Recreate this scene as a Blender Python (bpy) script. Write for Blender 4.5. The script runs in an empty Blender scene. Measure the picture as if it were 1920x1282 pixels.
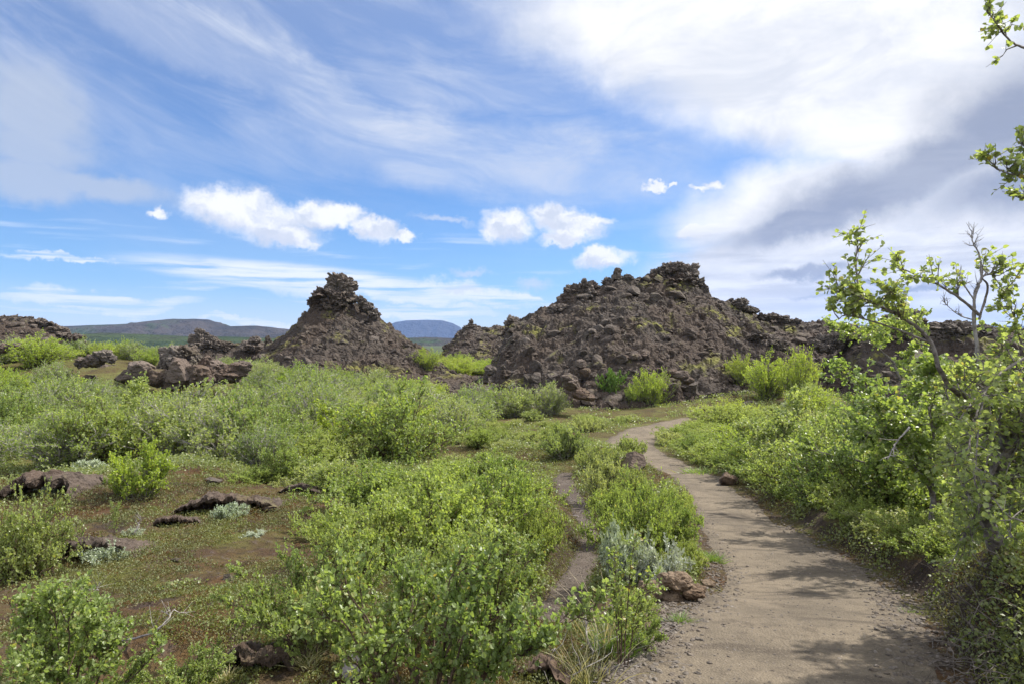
import bpy, bmesh, math, random
import numpy as np
from mathutils import Vector, Matrix

S = bpy.context.scene
COL = S.collection
R = math.radians
rng = np.random.default_rng(7)
random.seed(7)

# ------------------------------------------------------------------ camera, sky, sun, exposure
EYE = 1.7
F = 1280.0
cam = bpy.data.cameras.new("camera")
cam.sensor_width = 36.0
cam.lens = 24.0
cam.clip_start = 0.05
cam.clip_end = 60000
co = bpy.data.objects.new("camera", cam)
COL.objects.link(co)
co.location = (0, 0, EYE)
co.rotation_euler = (R(90), 0, 0)
S.camera = co

SUN_AZ, SUN_EL = 66.0, 51.0          # azimuth to the right of the view direction
sd = Vector((math.sin(R(SUN_AZ)) * math.cos(R(SUN_EL)), math.cos(R(SUN_AZ)) * math.cos(R(SUN_EL)), math.sin(R(SUN_EL))))
sl = bpy.data.lights.new("sun", 'SUN')
sl.energy = 4.9
sl.angle = R(1.2)
sl.color = (1.0, 0.95, 0.87)
so = bpy.data.objects.new("sun", sl)
COL.objects.link(so)
so.rotation_euler = sd.to_track_quat('Z', 'Y').to_euler()
so.location = (30, 10, 60)

S.view_settings.view_transform = 'Standard'
S.view_settings.look = 'None'
S.view_settings.exposure = 0.8
S.view_settings.gamma = 1.0
S.cycles.max_bounces = 6
S.cycles.diffuse_bounces = 3
S.cycles.glossy_bounces = 2
S.cycles.transmission_bounces = 4
S.cycles.volume_bounces = 0
S.cycles.transparent_max_bounces = 4
S.cycles.sample_clamp_indirect = 6


class NT:
    """small helper round a node tree"""
    def __init__(s, tree):
        s.t = tree
        s.n = tree.nodes
        s.l = tree.links

    def node(s, kind, **kw):
        nd = s.n.new(kind)
        for k, v in kw.items():
            setattr(nd, k, v)
        return nd

    def put(s, sock, v):
        if isinstance(v, bpy.types.NodeSocket):
            s.l.new(v, sock)
        elif v is not None:
            sock.default_value = v

    def math(s, op, a, b=None, c=None, clamp=False):
        nd = s.node('ShaderNodeMath', operation=op, use_clamp=clamp)
        for i, v in enumerate((a, b, c)):
            if v is not None:
                s.put(nd.inputs[i], v)
        return nd.outputs[0]

    def vmath(s, op, a, b=None, c=None):
        nd = s.node('ShaderNodeVectorMath', operation=op)
        for i, v in enumerate((a, b, c)):
            if v is not None:
                s.put(nd.inputs[i], v)
        return nd.outputs['Value'] if op in ('LENGTH', 'DOT_PRODUCT', 'DISTANCE') else nd.outputs[0]

    def ss(s, v, a, b, to0=0.0, to1=1.0, kind='SMOOTHSTEP'):
        nd = s.node('ShaderNodeMapRange', interpolation_type=kind)
        s.put(nd.inputs[0], v)
        for i, q in enumerate((a, b, to0, to1)):
            nd.inputs[1 + i].default_value = q
        return nd.outputs[0]

    def noise(s, vec, scale, detail=4, rough=0.55, dist=0.0, dims='3D', kind='FBM'):
        nd = s.node('ShaderNodeTexNoise', noise_dimensions=dims)
        nd.noise_type = kind
        s.put(nd.inputs['Vector'], vec)
        nd.inputs['Scale'].default_value = scale
        nd.inputs['Detail'].default_value = detail
        nd.inputs['Roughness'].default_value = rough
        nd.inputs['Distortion'].default_value = dist
        return nd.outputs['Fac'] if 'Fac' in nd.outputs else nd.outputs[0]

    def voro(s, vec, scale, feature='F1', out='Distance', rnd=1.0):
        nd = s.node('ShaderNodeTexVoronoi', feature=feature)
        s.put(nd.inputs['Vector'], vec)
        nd.inputs['Scale'].default_value = scale
        nd.inputs['Randomness'].default_value = rnd
        return nd.outputs[out]

    def mix(s, f, a, b, blend='MIX'):
        nd = s.node('ShaderNodeMix', data_type='RGBA', blend_type=blend)
        s.put(nd.inputs[0], f)
        s.put(nd.inputs[6], a if isinstance(a, bpy.types.NodeSocket) else (*a, 1.0))
        s.put(nd.inputs[7], b if isinstance(b, bpy.types.NodeSocket) else (*b, 1.0))
        return nd.outputs[2]

    def mapping(s, vec, loc=(0, 0, 0), rot=(0, 0, 0), scale=(1, 1, 1), kind='POINT'):
        nd = s.node('ShaderNodeMapping', vector_type=kind)
        s.put(nd.inputs['Vector'], vec)
        nd.inputs['Location'].default_value = loc
        nd.inputs['Rotation'].default_value = rot
        nd.inputs['Scale'].default_value = scale
        return nd.outputs[0]


def build_world():
    w = bpy.data.worlds.new("World")
    S.world = w
    w.use_nodes = True
    w.node_tree.nodes.clear()
    g = NT(w.node_tree)
    out = g.node('ShaderNodeOutputWorld')
    bg = g.node('ShaderNodeBackground')
    bg.inputs['Strength'].default_value = 0.066
    g.l.new(bg.outputs[0], out.inputs[0])
    sky = g.node('ShaderNodeTexSky', sky_type='NISHITA')
    sky.sun_disc = False
    sky.sun_elevation = R(SUN_EL)
    sky.sun_rotation = R(SUN_AZ)
    sky.altitude = 300
    sky.air_density = 1.0
    sky.dust_density = 0.3
    sky.ozone_density = 2.0
    tc = g.node('ShaderNodeTexCoord')
    D = tc.outputs['Generated']
    sep = g.node('ShaderNodeSeparateXYZ')
    g.l.new(D, sep.inputs[0])
    X, Y, Z = sep.outputs
    az = g.math('ARCTAN2', X, Y)
    el = g.math('ARCSINE', Z)
    cb = g.node('ShaderNodeCombineXYZ')
    g.l.new(az, cb.inputs[0])
    g.l.new(el, cb.inputs[1])
    P = cb.outputs[0]                       # (azimuth, elevation, 0)
    # distortions
    n1 = g.node('ShaderNodeTexNoise'); g.put(n1.inputs['Vector'], P)
    n1.inputs['Scale'].default_value = 9; n1.inputs['Detail'].default_value = 6; n1.inputs['Roughness'].default_value = 0.6
    wob = g.vmath('SUBTRACT', n1.outputs['Color'], (0.5, 0.5, 0.5))
    n2 = g.node('ShaderNodeTexNoise'); g.put(n2.inputs['Vector'], P)
    n2.inputs['Scale'].default_value = 30; n2.inputs['Detail'].default_value = 9; n2.inputs['Roughness'].default_value = 0.68
    wob2 = g.vmath('SUBTRACT', n2.outputs['Color'], (0.5, 0.5, 0.5))
    P2 = g.vmath('MULTIPLY_ADD', wob2, (0.056, 0.046, 0.0), P)     # for puffs

    P1 = g.vmath('MULTIPLY_ADD', wob2, (0.030, 0.022, 0.0), g.vmath('MULTIPLY_ADD', wob, (0.10, 0.07, 0.0), P))

    def ae(px, py):
        u, v = (px - 960) / F, (641 - py) / F
        a = math.atan(u)
        return a, math.atan(v * math.cos(a))

    def blob(vec, px, py, rx, ry, rot=0.0, a=1.25, b=0.55):
        """a soft ellipse on the sky sphere, size in radians*1280"""
        A, E = ae(px, py)
        k = math.cos(A)
        m = g.mapping(vec, (A, E, 0), (0, 0, R(rot)), (rx / F * k * k, ry / F * k, 1), 'TEXTURE')
        return g.ss(g.vmath('LENGTH', m), a, b)

    def union(vals):
        o = vals[0]
        for v in vals[1:]:
            o = g.math('MAXIMUM', o, v)
        return o

    # --- thin high cirrus, laid out on a cloud plane above the head
    bend = g.math('ADD', el, g.math('SUBTRACT', g.math('MULTIPLY', az, 0.10), g.math('MULTIPLY', g.math('MULTIPLY', az, az), 0.30)))
    cbb = g.node('ShaderNodeCombineXYZ')
    g.l.new(az, cbb.inputs[0]); g.l.new(bend, cbb.inputs[1])
    PB = g.vmath('MULTIPLY_ADD', wob, (0.05, 0.018, 0.0), cbb.outputs[0])
    zz = g.math('MAXIMUM', Z, 0.03)
    inv = g.math('DIVIDE', 1.0, g.math('ADD', zz, 0.04))
    pl = g.vmath('SCALE', D)
    plane = g.node('ShaderNodeVectorMath', operation='SCALE')
    g.l.new(D, plane.inputs[0]); g.l.new(inv, plane.inputs['Scale'])
    PL = plane.outputs[0]
    cir = g.noise(g.mapping(PB, scale=(2.6, 10.0, 1.0)), 1.9, 9, 0.66, 0.6)
    cirL = g.noise(g.mapping(PB, scale=(1.0, 2.6, 1.0)), 2.2, 3, 0.5, 0.2)
    c1 = g.ss(g.math('ADD', g.math('MULTIPLY', cir, 0.50), g.math('MULTIPLY', cirL, 0.62)), 0.46, 0.76)
    high = g.ss(el, 0.14, 0.33)
    veil = g.math('MULTIPLY', g.ss(el, 0.20, 0.50), 0.25)
    c1 = g.math('MULTIPLY', c1, g.math('ADD', 0.10, g.math('MULTIPLY', high, 0.50)))
    c1 = g.math('ADD', c1, veil, clamp=True)
    c1 = g.math('ADD', c1, g.math('MULTIPLY', blob(P1, 420, 90, 420, 60, -18), g.math('MULTIPLY', cir, 0.55)), clamp=True)
    c1 = g.math('ADD', c1, g.math('MULTIPLY', blob(P1, 950, 300, 440, 75, -6), g.math('MULTIPLY', cir, 0.75)), clamp=True)
    # --- low flat streaks near the horizon
    PS = g.vmath('MULTIPLY_ADD', wob, (0.05, 0.008, 0.0), P)
    st = g.noise(g.mapping(PS, scale=(3.0, 36.0, 1.0), rot=(0, 0, R(2))), 1.3, 6, 0.55, 0.3)
    lowm = g.math('MULTIPLY', g.ss(el, 0.0, 0.02), g.ss(el, 0.19, 0.10))
    c2 = g.math('MULTIPLY', g.ss(st, 0.54, 0.72), g.math('MULTIPLY', lowm, 0.72))
    streaks = union([blob(PS, 560, 520, 300, 24, -4), blob(P1, 760, 545, 300, 22, -4), blob(P1, 190, 562, 200, 22, -3),
                     blob(P1, 800, 585, 140, 18, 0), blob(P1, 90, 478, 150, 9, -1), blob(P1, 500, 600, 160, 10, 0), blob(P1, 1000, 560, 140, 9, -4)])
    st2 = g.ss(g.noise(g.mapping(PS, scale=(4.0, 60.0, 1.0), rot=(0, 0, R(3))), 1.6, 7, 0.58), 0.30, 0.56)
    c2 = g.math('MAXIMUM', c2, g.math('MULTIPLY', streaks, g.math('MULTIPLY', st2, 1.0)))
    hz = g.math('MULTIPLY', g.ss(el, 0.085, 0.0), 0.60)
    c2 = g.math('MAXIMUM', c2, hz)
    # --- cumulus puffs
    PUFF = [(405, 388, 66, 32), (455, 396, 78, 38), (505, 415, 76, 34), (540, 440, 66, 22), (572, 458, 30, 12), (590, 402, 55, 26),
            (640, 405, 40, 20), (685, 426, 32, 18), (712, 432, 42, 20), (755, 442, 26, 9), (950, 424, 46, 30), (925, 434, 26, 16), (1040, 408, 44, 24),
            (1078, 426, 56, 26), (1060, 446, 44, 14), (1112, 416, 34, 10), (1126, 486, 54, 17), (1125, 478, 30, 16), (1232, 351, 20, 8), (1268, 348, 12, 5),
            (1335, 346, 20, 8), (1310, 352, 12, 5), (296, 398, 20, 10)]
    puffs = union([blob(P2, x, y, rx * 1.12, ry * 1.15, 0, 1.22, 0.50) for x, y, rx, ry in PUFF])
    GREY = [(60, 205, 110, 100, 0), (70, 335, 150, 38, 6), (190, 345, 130, 26, -12), (60, 280, 130, 50, 0)]
    greyc = union([blob(P1, x, y, rx, ry, ro, 1.35, 0.45) for x, y, rx, ry, ro in GREY])
    thin = union([blob(P2, 865, 540, 45, 9, 0, 1.2, .3), blob(P2, 1000, 530, 35, 14, 0, 1.3, .2), blob(P2, 880, 508, 40, 10, 0, 1.2, .3), blob(P2, 830, 412, 60, 7, -8, 1.3, .2)])
    # --- the large cloud mass on the right
    BIG = [(1440, 60, 560, 130, -8), (1620, 170, 560, 150, -14), (1830, 330, 520, 170, 12), (1530, 400, 300, 110, 8), (1480, 520, 300, 110, 4),
           (1700, 520, 520, 110, 0), (1650, 20, 700, 90, 0), (2300, 300, 700, 420, 0), (1900, -200, 900, 260, 0), (1330, 432, 60, 16, 10)]
    big = union([blob(P1, x, y, rx, ry, ro, 1.22, 0.62) for x, y, rx, ry, ro in BIG])
    bigd = g.noise(g.mapping(PS, scale=(1, 2.6, 1), rot=(0, 0, R(-16))), 4.5, 9, 0.66, 0.5)
    bands = union([blob(P1, 1700, 325, 440, 70, 20, 1.25, 0.3), blob(P1, 1900, 215, 230, 110, 18, 1.3, 0.2), blob(P1, 1500, 425, 200, 40, 14, 1.3, 0.3),
                   blob(P1, 1950, 330, 300, 80, 10, 1.3, .2), blob(P1, 1520, 515, 120, 12, 3, 1.3, .3), blob(P1, 1660, 545, 220, 9, 0, 1.3, .3)])
    bands = g.math('MULTIPLY', bands, g.ss(bigd, 0.30, 0.60, 0.75, 1.0))
    bst = g.ss(st, 0.42, 0.66)
    lowgrey = g.math('MULTIPLY', g.math('MULTIPLY', bst, g.ss(el, 0.19, 0.12)), 0.45)
    shade = g.math('MAXIMUM', bands, lowgrey)
    soft = g.ss(bigd, 0.32, 0.62)
    # --- colours (radiance before the 0.1 strength)
    base = g.mix(1.0, sky.outputs[0], (0.64, 0.94, 1.30), 'MULTIPLY')
    c = g.mix(c1, base, (6.3, 6.8, 7.9))
    c = g.mix(c2, c, (8.8, 9.1, 9.4))
    c = g.mix(g.math('MULTIPLY', greyc, 0.75), c, (4.9, 5.5, 6.6))
    c = g.mix(g.math('MULTIPLY', thin, 0.6), c, (6.6, 7.0, 8.0))
    pz = g.ss(g.noise(g.mapping(P2, scale=(1, 1.6, 1)), 22, 5, 0.6), 0.35, 0.60)
    pc = g.mix(pz, (6.2, 6.7, 7.7), (9.4, 9.4, 9.5))
    under = union([blob(P2, x, y, rx, ry, ro, 1.3, 0.2) for x, y, rx, ry, ro in
                   [(430, 420, 60, 16, -14), (520, 447, 70, 13, -14), (600, 422, 45, 9, -8), (690, 440, 34, 8, -8), (950, 446, 40, 9, 0), (1055, 446, 60, 9, -4), (1126, 499, 50, 7, 0), (1030, 420, 26, 9, 0)]])
    pc = g.mix(g.math('MULTIPLY', under, 0.8), pc, (6.3, 6.7, 7.7))
    c = g.mix(puffs, c, pc)
    bc = g.mix(soft, (7.0, 7.3, 8.0), (9.4, 9.4, 9.5))
    bc = g.mix(shade, bc, (3.1, 3.5, 4.6))
    c = g.mix(big, c, bc)
    # unseen bright cloud overhead and behind the viewer, added to raise the fill light
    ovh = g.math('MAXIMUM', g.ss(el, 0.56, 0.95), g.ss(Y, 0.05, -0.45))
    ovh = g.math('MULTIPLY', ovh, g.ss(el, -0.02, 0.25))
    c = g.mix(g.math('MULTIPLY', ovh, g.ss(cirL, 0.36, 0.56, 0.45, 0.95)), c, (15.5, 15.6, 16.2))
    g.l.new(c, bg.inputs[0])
    w.cycles.sampling_method = 'MANUAL'
    w.cycles.sample_map_resolution = 512


build_world()

# ------------------------------------------------------------------ numpy noise


def _h(ix, iy, iz, seed):
    n = (ix * 73856093) ^ (iy * 19349663) ^ (iz * 83492791) ^ (seed * 2654435 + 1013)
    n = (n ^ (n >> 13)) * 1274126177
    n = n & 0x7fffffff
    n = (n ^ (n >> 16)) * 60493
    return ((n & 0xffffff) / float(0xffffff)) * 2 - 1


def vnoise(x, y, z, seed=0):
    x = np.asarray(x, float); y = np.asarray(y, float) + 0 * x; z = np.asarray(z, float) + 0 * x
    fx, fy, fz = np.floor(x), np.floor(y), np.floor(z)
    ix, iy, iz = fx.astype(np.int64), fy.astype(np.int64), fz.astype(np.int64)
    tx, ty, tz = x - fx, y - fy, z - fz
    tx, ty, tz = [t * t * t * (t * (t * 6 - 15) + 10) for t in (tx, ty, tz)]
    r = 0
    for a in (0, 1):
        wa = tx if a else 1 - tx
        for b in (0, 1):
            wb = ty if b else 1 - ty
            for c in (0, 1):
                wc = tz if c else 1 - tz
                r = r + wa * wb * wc * _h(ix + a, iy + b, iz + c, seed)
    return r


def fbm(x, y, z=0.0, oct=4, seed=0, gain=0.5, ridged=False):
    a, f, t, n = 1.0, 1.0, 0.0, 0.0
    for o in range(oct):
        v = vnoise(x * f + 17.3 * o, y * f - 9.1 * o, z * f + 4.7 * o, seed + o)
        if ridged:
            v = 1 - 2 * np.abs(v)
        t = t + a * v
        n += a
        a *= gain
        f *= 2.03
    return t / n


def worley(x, y, z=0.0, seed=0):
    x = np.asarray(x, float); y = np.asarray(y, float) + 0 * x; z = np.asarray(z, float) + 0 * x
    ix, iy, iz = [np.floor(t).astype(np.int64) for t in (x, y, z)]
    d1 = np.full(x.shape, 9.0)
    d2 = np.full(x.shape, 9.0)
    val = np.zeros(x.shape)
    for a in (-1, 0, 1):
        for b in (-1, 0, 1):
            for c in (-1, 0, 1):
                cx, cy, cz = ix + a, iy + b, iz + c
                px = cx + 0.5 + 0.45 * _h(cx, cy, cz, seed)
                py = cy + 0.5 + 0.45 * _h(cx, cy, cz, seed + 7)
                pz = cz + 0.5 + 0.45 * _h(cx, cy, cz, seed + 13)
                d = np.sqrt((x - px) ** 2 + (y - py) ** 2 + (z - pz) ** 2)
                n = d < d1
                d2 = np.where(n, d1, np.minimum(d2, d))
                val = np.where(n, _h(cx, cy, cz, seed + 21), val)
                d1 = np.where(n, d, d1)
    return d1, d2, val


def sstep(v, a, b):
    t = np.clip((v - a) / (b - a), 0, 1)
    return t * t * (3 - 2 * t)


# ------------------------------------------------------------------ mesh helpers


def new_mesh(name, verts, faces, mats, midx=None, smooth=False):
    """faces: list of (n,k) int arrays; midx: list of ints / arrays alike"""
    me = bpy.data.meshes.new(name)
    verts = np.ascontiguousarray(verts, dtype=np.float32)
    me.vertices.add(len(verts))
    me.vertices.foreach_set('co', verts.ravel())
    fl = [np.asarray(f, dtype=np.int32) for f in faces if len(f)]
    tot = sum(len(f) for f in fl)
    loops = np.concatenate([f.ravel() for f in fl])
    lt = np.concatenate([np.full(len(f), f.shape[1], np.int32) for f in fl])
    ls = np.concatenate([[0], np.cumsum(lt)[:-1]]).astype(np.int32)
    me.loops.add(len(loops))
    me.loops.foreach_set('vertex_index', loops)
    me.polygons.add(tot)
    me.polygons.foreach_set('loop_start', ls)
    me.polygons.foreach_set('loop_total', lt)
    if midx is not None:
        mi = np.concatenate([np.full(len(f), m, np.int32) if np.isscalar(m) else np.asarray(m, np.int32) for f, m in zip(fl, midx)])
        me.polygons.foreach_set('material_index', mi)
    me.polygons.foreach_set('use_smooth', np.full(tot, bool(smooth)))
    for m in (mats if isinstance(mats, (list, tuple)) else [mats]):
        me.materials.append(m)
    me.update(calc_edges=True)
    return me


def link(name, data, parent=None, loc=None):
    o = bpy.data.objects.new(name, data)
    COL.objects.link(o)
    if parent is not None:
        o.parent = parent
    if loc is not None:
        o.location = loc
    return o


def tag(o, label=None, cat=None, group=None, kind=None):
    if label: o['label'] = label
    if cat: o['category'] = cat
    if group: o['group'] = group
    if kind: o['kind'] = kind
    return o


def grid_faces(nu, nv):
    i = np.arange((nu - 1) * (nv - 1))
    a = (i // (nv - 1)) * nv + i % (nv - 1)
    return np.stack([a, a + nv, a + nv + 1, a + 1], 1)


def unit(v):
    return v / np.maximum(np.linalg.norm(v, axis=-1, keepdims=True), 1e-9)


def ico(sub):
    bm = bmesh.new()
    bmesh.ops.create_icosphere(bm, subdivisions=sub, radius=1)
    v = np.array([q.co[:] for q in bm.verts])
    f = np.array([[x.index for x in q.verts] for q in bm.faces])
    bm.free()
    return v, f


ICO = {k: ico(k) for k in (2, 3, 4, 5)}


def rock_shape(sub, cuts=14, depth=(0.45, 0.85), rough=0.06, freq=2.0, seed=0, squash=(1, 1, 0.8), ridg=True):
    r = np.random.default_rng(seed)
    v, f = ICO[sub]
    v = v.copy()
    ns = unit(r.normal(size=(cuts, 3)))
    for n in ns:
        d = r.uniform(*depth)
        t = v @ n - d
        v -= np.clip(t, 0, None)[:, None] * n
    if rough:
        o = r.uniform(0, 50, 3)
        nrm = unit(v)
        q = v * freq + o
        v = v + nrm * (fbm(q[:, 0], q[:, 1], q[:, 2], 4, seed, 0.55, ridg) * rough)[:, None]
    return v * np.array(squash), f


def rot_mats(n, r, tilt=3.14):
    a = r.uniform(0, 2 * np.pi, n)
    b = r.uniform(-tilt, tilt, n)
    c = r.uniform(0, 2 * np.pi, n)
    def rz(t):
        m = np.zeros((n, 3, 3)); m[:, 0, 0] = np.cos(t); m[:, 0, 1] = -np.sin(t); m[:, 1, 0] = np.sin(t); m[:, 1, 1] = np.cos(t); m[:, 2, 2] = 1
        return m
    m = np.zeros((n, 3, 3)); m[:, 0, 0] = 1; m[:, 1, 1] = np.cos(b); m[:, 1, 2] = -np.sin(b); m[:, 2, 1] = np.sin(b); m[:, 2, 2] = np.cos(b)
    return rz(a) @ m @ rz(c)


def merge_instances(templates, pos, size, mats3, r):
    """templates [(v,f)], pos (n,3), size (n,) or (n,3), mats3 (n,3,3) -> verts, faces"""
    V, Fa, off = [], [], 0
    pick = r.integers(0, len(templates), len(pos))
    size = np.asarray(size)
    if size.ndim == 1:
        size = np.repeat(size[:, None], 3, 1)
    for k, (v, f) in enumerate(templates):
        m = np.where(pick == k)[0]
        if not len(m):
            continue
        vv = (v[None] * size[m][:, None, :]) @ np.swapaxes(mats3[m], 1, 2) + pos[m][:, None, :]
        V.append(vv.reshape(-1, 3))
        ff = f[None] + (np.arange(len(m)) * len(v))[:, None, None] + off
        Fa.append(ff.reshape(-1, f.shape[1]))
        off += len(m) * len(v)
    return np.concatenate(V), np.concatenate(Fa)


# ------------------------------------------------------------------ materials


def material(name):
    m = bpy.data.materials.new(name)
    m.use_nodes = True
    m.node_tree.nodes.clear()
    g = NT(m.node_tree)
    out = g.node('ShaderNodeOutputMaterial')
    p = g.node('ShaderNodeBsdfPrincipled')
    g.l.new(p.outputs[0], out.inputs[0])
    return m, g, p, out


def bump(g, p, h, strength=0.6, dist=0.05):
    b = g.node('ShaderNodeBump')
    b.inputs['Strength'].default_value = strength
    b.inputs['Distance'].default_value = dist
    g.l.new(h, b.inputs['Height'])
    g.l.new(b.outputs[0], p.inputs['Normal'])


def lava_mat(name, dark=(0.034, 0.027, 0.022), light=(0.105, 0.087, 0.073), brown=(0.066, 0.046, 0.033), moss=0.5, lichen=0.5, scale=1.0, island=True):
    m, g, p, out = material(name)
    geo = g.node('ShaderNodeNewGeometry')
    pos = geo.outputs['Position']
    n1 = g.noise(pos, 0.9 * scale, 6, 0.62)
    n2 = g.noise(pos, 7.0 * scale, 5, 0.6)
    n3 = g.noise(pos, 0.28 * scale, 3, 0.5)
    c = g.mix(g.ss(n1, 0.33, 0.68), dark, light)
    c = g.mix(g.math('MULTIPLY', g.ss(n3, 0.42, 0.62), 0.7), c, brown)
    c = g.mix(g.math('MULTIPLY', g.ss(n2, 0.35, 0.7), 0.55), c, light)
    if island:
        ri = geo.outputs['Random Per Island']
        c = g.mix(g.math('MULTIPLY', g.ss(ri, 0.0, 0.45, 1.0, 0.0), 0.55), c, brown)
        c = g.mix(g.ss(ri, 0.80, 1.0, 0.0, 0.65), c, tuple(1.25 * q for q in light))
    if lichen:
        l1 = g.noise(pos, 2.6 * scale, 5, 0.7)
        c = g.mix(g.math('MULTIPLY', g.ss(l1, 0.60, 0.72), lichen), c, (0.24, 0.235, 0.19))
    if moss:
        sp = g.node('ShaderNodeSeparateXYZ'); g.l.new(geo.outputs['Normal'], sp.inputs[0])
        up = g.ss(sp.outputs[2], 0.2, 0.75)
        mm = g.math('MULTIPLY', g.ss(g.noise(pos, 0.42 * scale, 6, 0.62), 0.54, 0.66), up)
        c = g.mix(g.math('MULTIPLY', mm, moss), c, (0.16, 0.155, 0.035))
    g.l.new(c, p.inputs['Base Color'])
    p.inputs['Roughness'].default_value = 0.92
    p.inputs['Specular IOR Level'].default_value = 0.25
    v = g.voro(pos, 5.0 * scale, 'F1')
    h = g.math('ADD', g.noise(pos, 4.5 * scale, 8, 0.68), g.math('MULTIPLY', v, 0.6))
    bump(g, p, h, 0.9, 0.16 / scale)
    return m


M_HILL = lava_mat("lava_slope", dark=(0.030, 0.023, 0.018), light=(0.074, 0.059, 0.048), brown=(0.060, 0.041, 0.029), moss=0.9, lichen=0.35, island=False)
M_LAVA = lava_mat("lava_rock", moss=0.8, lichen=0.5)
M_CRAG = lava_mat("lava_crag", dark=(0.048, 0.040, 0.035), light=(0.150, 0.127, 0.108), brown=(0.090, 0.064, 0.048), moss=0.15, lichen=0.6)
M_SLAB = lava_mat("lava_slab", dark=(0.050, 0.038, 0.031), light=(0.125, 0.098, 0.080), brown=(0.100, 0.066, 0.046), moss=0.2, lichen=0.3, scale=2.0)
M_BOULDER = lava_mat("boulder", dark=(0.045, 0.032, 0.022), light=(0.175, 0.130, 0.090), brown=(0.120, 0.075, 0.045), moss=0.0, lichen=0.6, scale=6.0)
M_SLABNEAR = lava_mat("ledge_rock", dark=(0.040, 0.030, 0.024), light=(0.115, 0.088, 0.070), brown=(0.080, 0.052, 0.037), moss=0.3, lichen=0.3, scale=3.0)


def ground_mat():
    m, g, p, out = material("heath_ground")
    geo = g.node('ShaderNodeNewGeometry')
    pos = geo.outputs['Position']
    ln = g.vmath('LENGTH', pos)
    a = g.noise(pos, 0.45, 5, 0.6, 0.4)
    b = g.noise(pos, 1.7, 6, 0.65)
    d = g.noise(pos, 9.0, 5, 0.65)
    e = g.noise(pos, 60.0, 3, 0.6)
    c = g.mix(g.ss(b, 0.38, 0.62), (0.063, 0.038, 0.021), (0.102, 0.079, 0.028))       # brown to ochre moss
    c = g.mix(g.ss(a, 0.50, 0.64), c, (0.105, 0.112, 0.026))
    c = g.mix(g.math('MULTIPLY', g.ss(g.noise(pos, 0.7, 5, 0.65, 0.3), 0.50, 0.60), 0.6), c, (0.089, 0.041, 0.017))                              # green moss
    c = g.mix(g.math('MULTIPLY', g.ss(d, 0.52, 0.66), 0.75), c, (0.092, 0.069, 0.056))     # dry grey heather
    soil = g.math('MULTIPLY', g.ss(g.noise(pos, 0.8, 5, 0.6, 0.5), 0.58, 0.63), 0.85)
    c = g.mix(soil, c, g.mix(d, (0.026, 0.018, 0.014), (0.063, 0.045, 0.036)))
    c = g.mix(g.ss(d, 0.30, 0.50, 0.55, 0.0), c, (0.023, 0.018, 0.010))
    c = g.mix(g.ss(e, 0.60, 0.75, 0.0, 0.45), c, (0.132, 0.112, 0.073))
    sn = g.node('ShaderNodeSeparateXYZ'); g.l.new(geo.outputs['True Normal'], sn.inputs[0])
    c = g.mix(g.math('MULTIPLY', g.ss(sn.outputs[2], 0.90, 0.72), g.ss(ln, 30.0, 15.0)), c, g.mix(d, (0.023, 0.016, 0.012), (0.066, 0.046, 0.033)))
    mid = g.ss(ln, 12.0, 24.0)
    green = g.mix(g.ss(a, 0.4, 0.62), (0.079, 0.066, 0.025), (0.115, 0.119, 0.036))
    c = g.mix(g.math('MULTIPLY', mid, g.ss(b, 0.36, 0.55, 0.25, 0.85)), c, green)
    far = g.ss(ln, 70.0, 300.0)
    fg = g.mix(g.ss(g.noise(pos, 0.010, 6, 0.6), 0.42, 0.58), (0.056, 0.053, 0.030), (0.046, 0.073, 0.021))
    c = g.mix(far, c, fg)
    g.l.new(c, p.inputs['Base Color'])
    p.inputs['Roughness'].default_value = 0.95
    p.inputs['Specular IOR Level'].default_value = 0.15
    h = g.math('ADD', g.math('MULTIPLY', d, 1.0), g.math('MULTIPLY', e, 0.35))
    bump(g, p, h, 1.0, 0.09)
    return m


def path_mat(name, sand, dark, pale):
    m, g, p, out = material(name)
    geo = g.node('ShaderNodeNewGeometry')
    pos = geo.outputs['Position']
    mp = g.mapping(pos, scale=(1.0, 0.55, 1.0), rot=(0, 0, R(20)))
    a = g.noise(mp, 1.6, 5, 0.6, 0.4)
    b = g.noise(pos, 11.0, 5, 0.65)
    f = g.noise(pos, 90.0, 3, 0.7)
    c = g.mix(g.ss(a, 0.36, 0.62), sand, pale)
    c = g.mix(g.ss(b, 0.46, 0.72, 0.0, 0.55), c, dark)
    c = g.mix(g.ss(g.noise(g.mapping(pos, scale=(0.6, 1.6, 1), rot=(0, 0, R(-12))), 1.9, 6, 0.65, 0.6), 0.50, 0.64, 0.0, 0.75), c, dark)
    at = g.node('ShaderNodeAttribute', attribute_name='edge')
    ed = g.math('ADD', at.outputs['Fac'], g.math('MULTIPLY', g.math('SUBTRACT', b, 0.5), 0.7))
    c = g.mix(g.ss(ed, 0.55, 1.0, 0.0, 0.9), c, dark)
    v = g.node('ShaderNodeTexVoronoi'); g.l.new(pos, v.inputs['Vector']); v.inputs['Scale'].default_value = 70
    c = g.mix(g.ss(f, 0.56, 0.68, 0.0, 0.55), c, (0.09, 0.075, 0.062))
    c = g.mix(g.ss(f, 0.42, 0.32, 0.0, 0.35), c, (0.42, 0.36, 0.29))
    g.l.new(c, p.inputs['Base Color'])
    p.inputs['Roughness'].default_value = 0.95
    p.inputs['Specular IOR Level'].default_value = 0.15
    h = g.math('ADD', g.math('MULTIPLY', v.outputs['Distance'], 0.5), g.math('ADD', f, g.math('MULTIPLY', b, 1.2)))
    bump(g, p, h, 0.7, 0.02)
    return m


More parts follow.
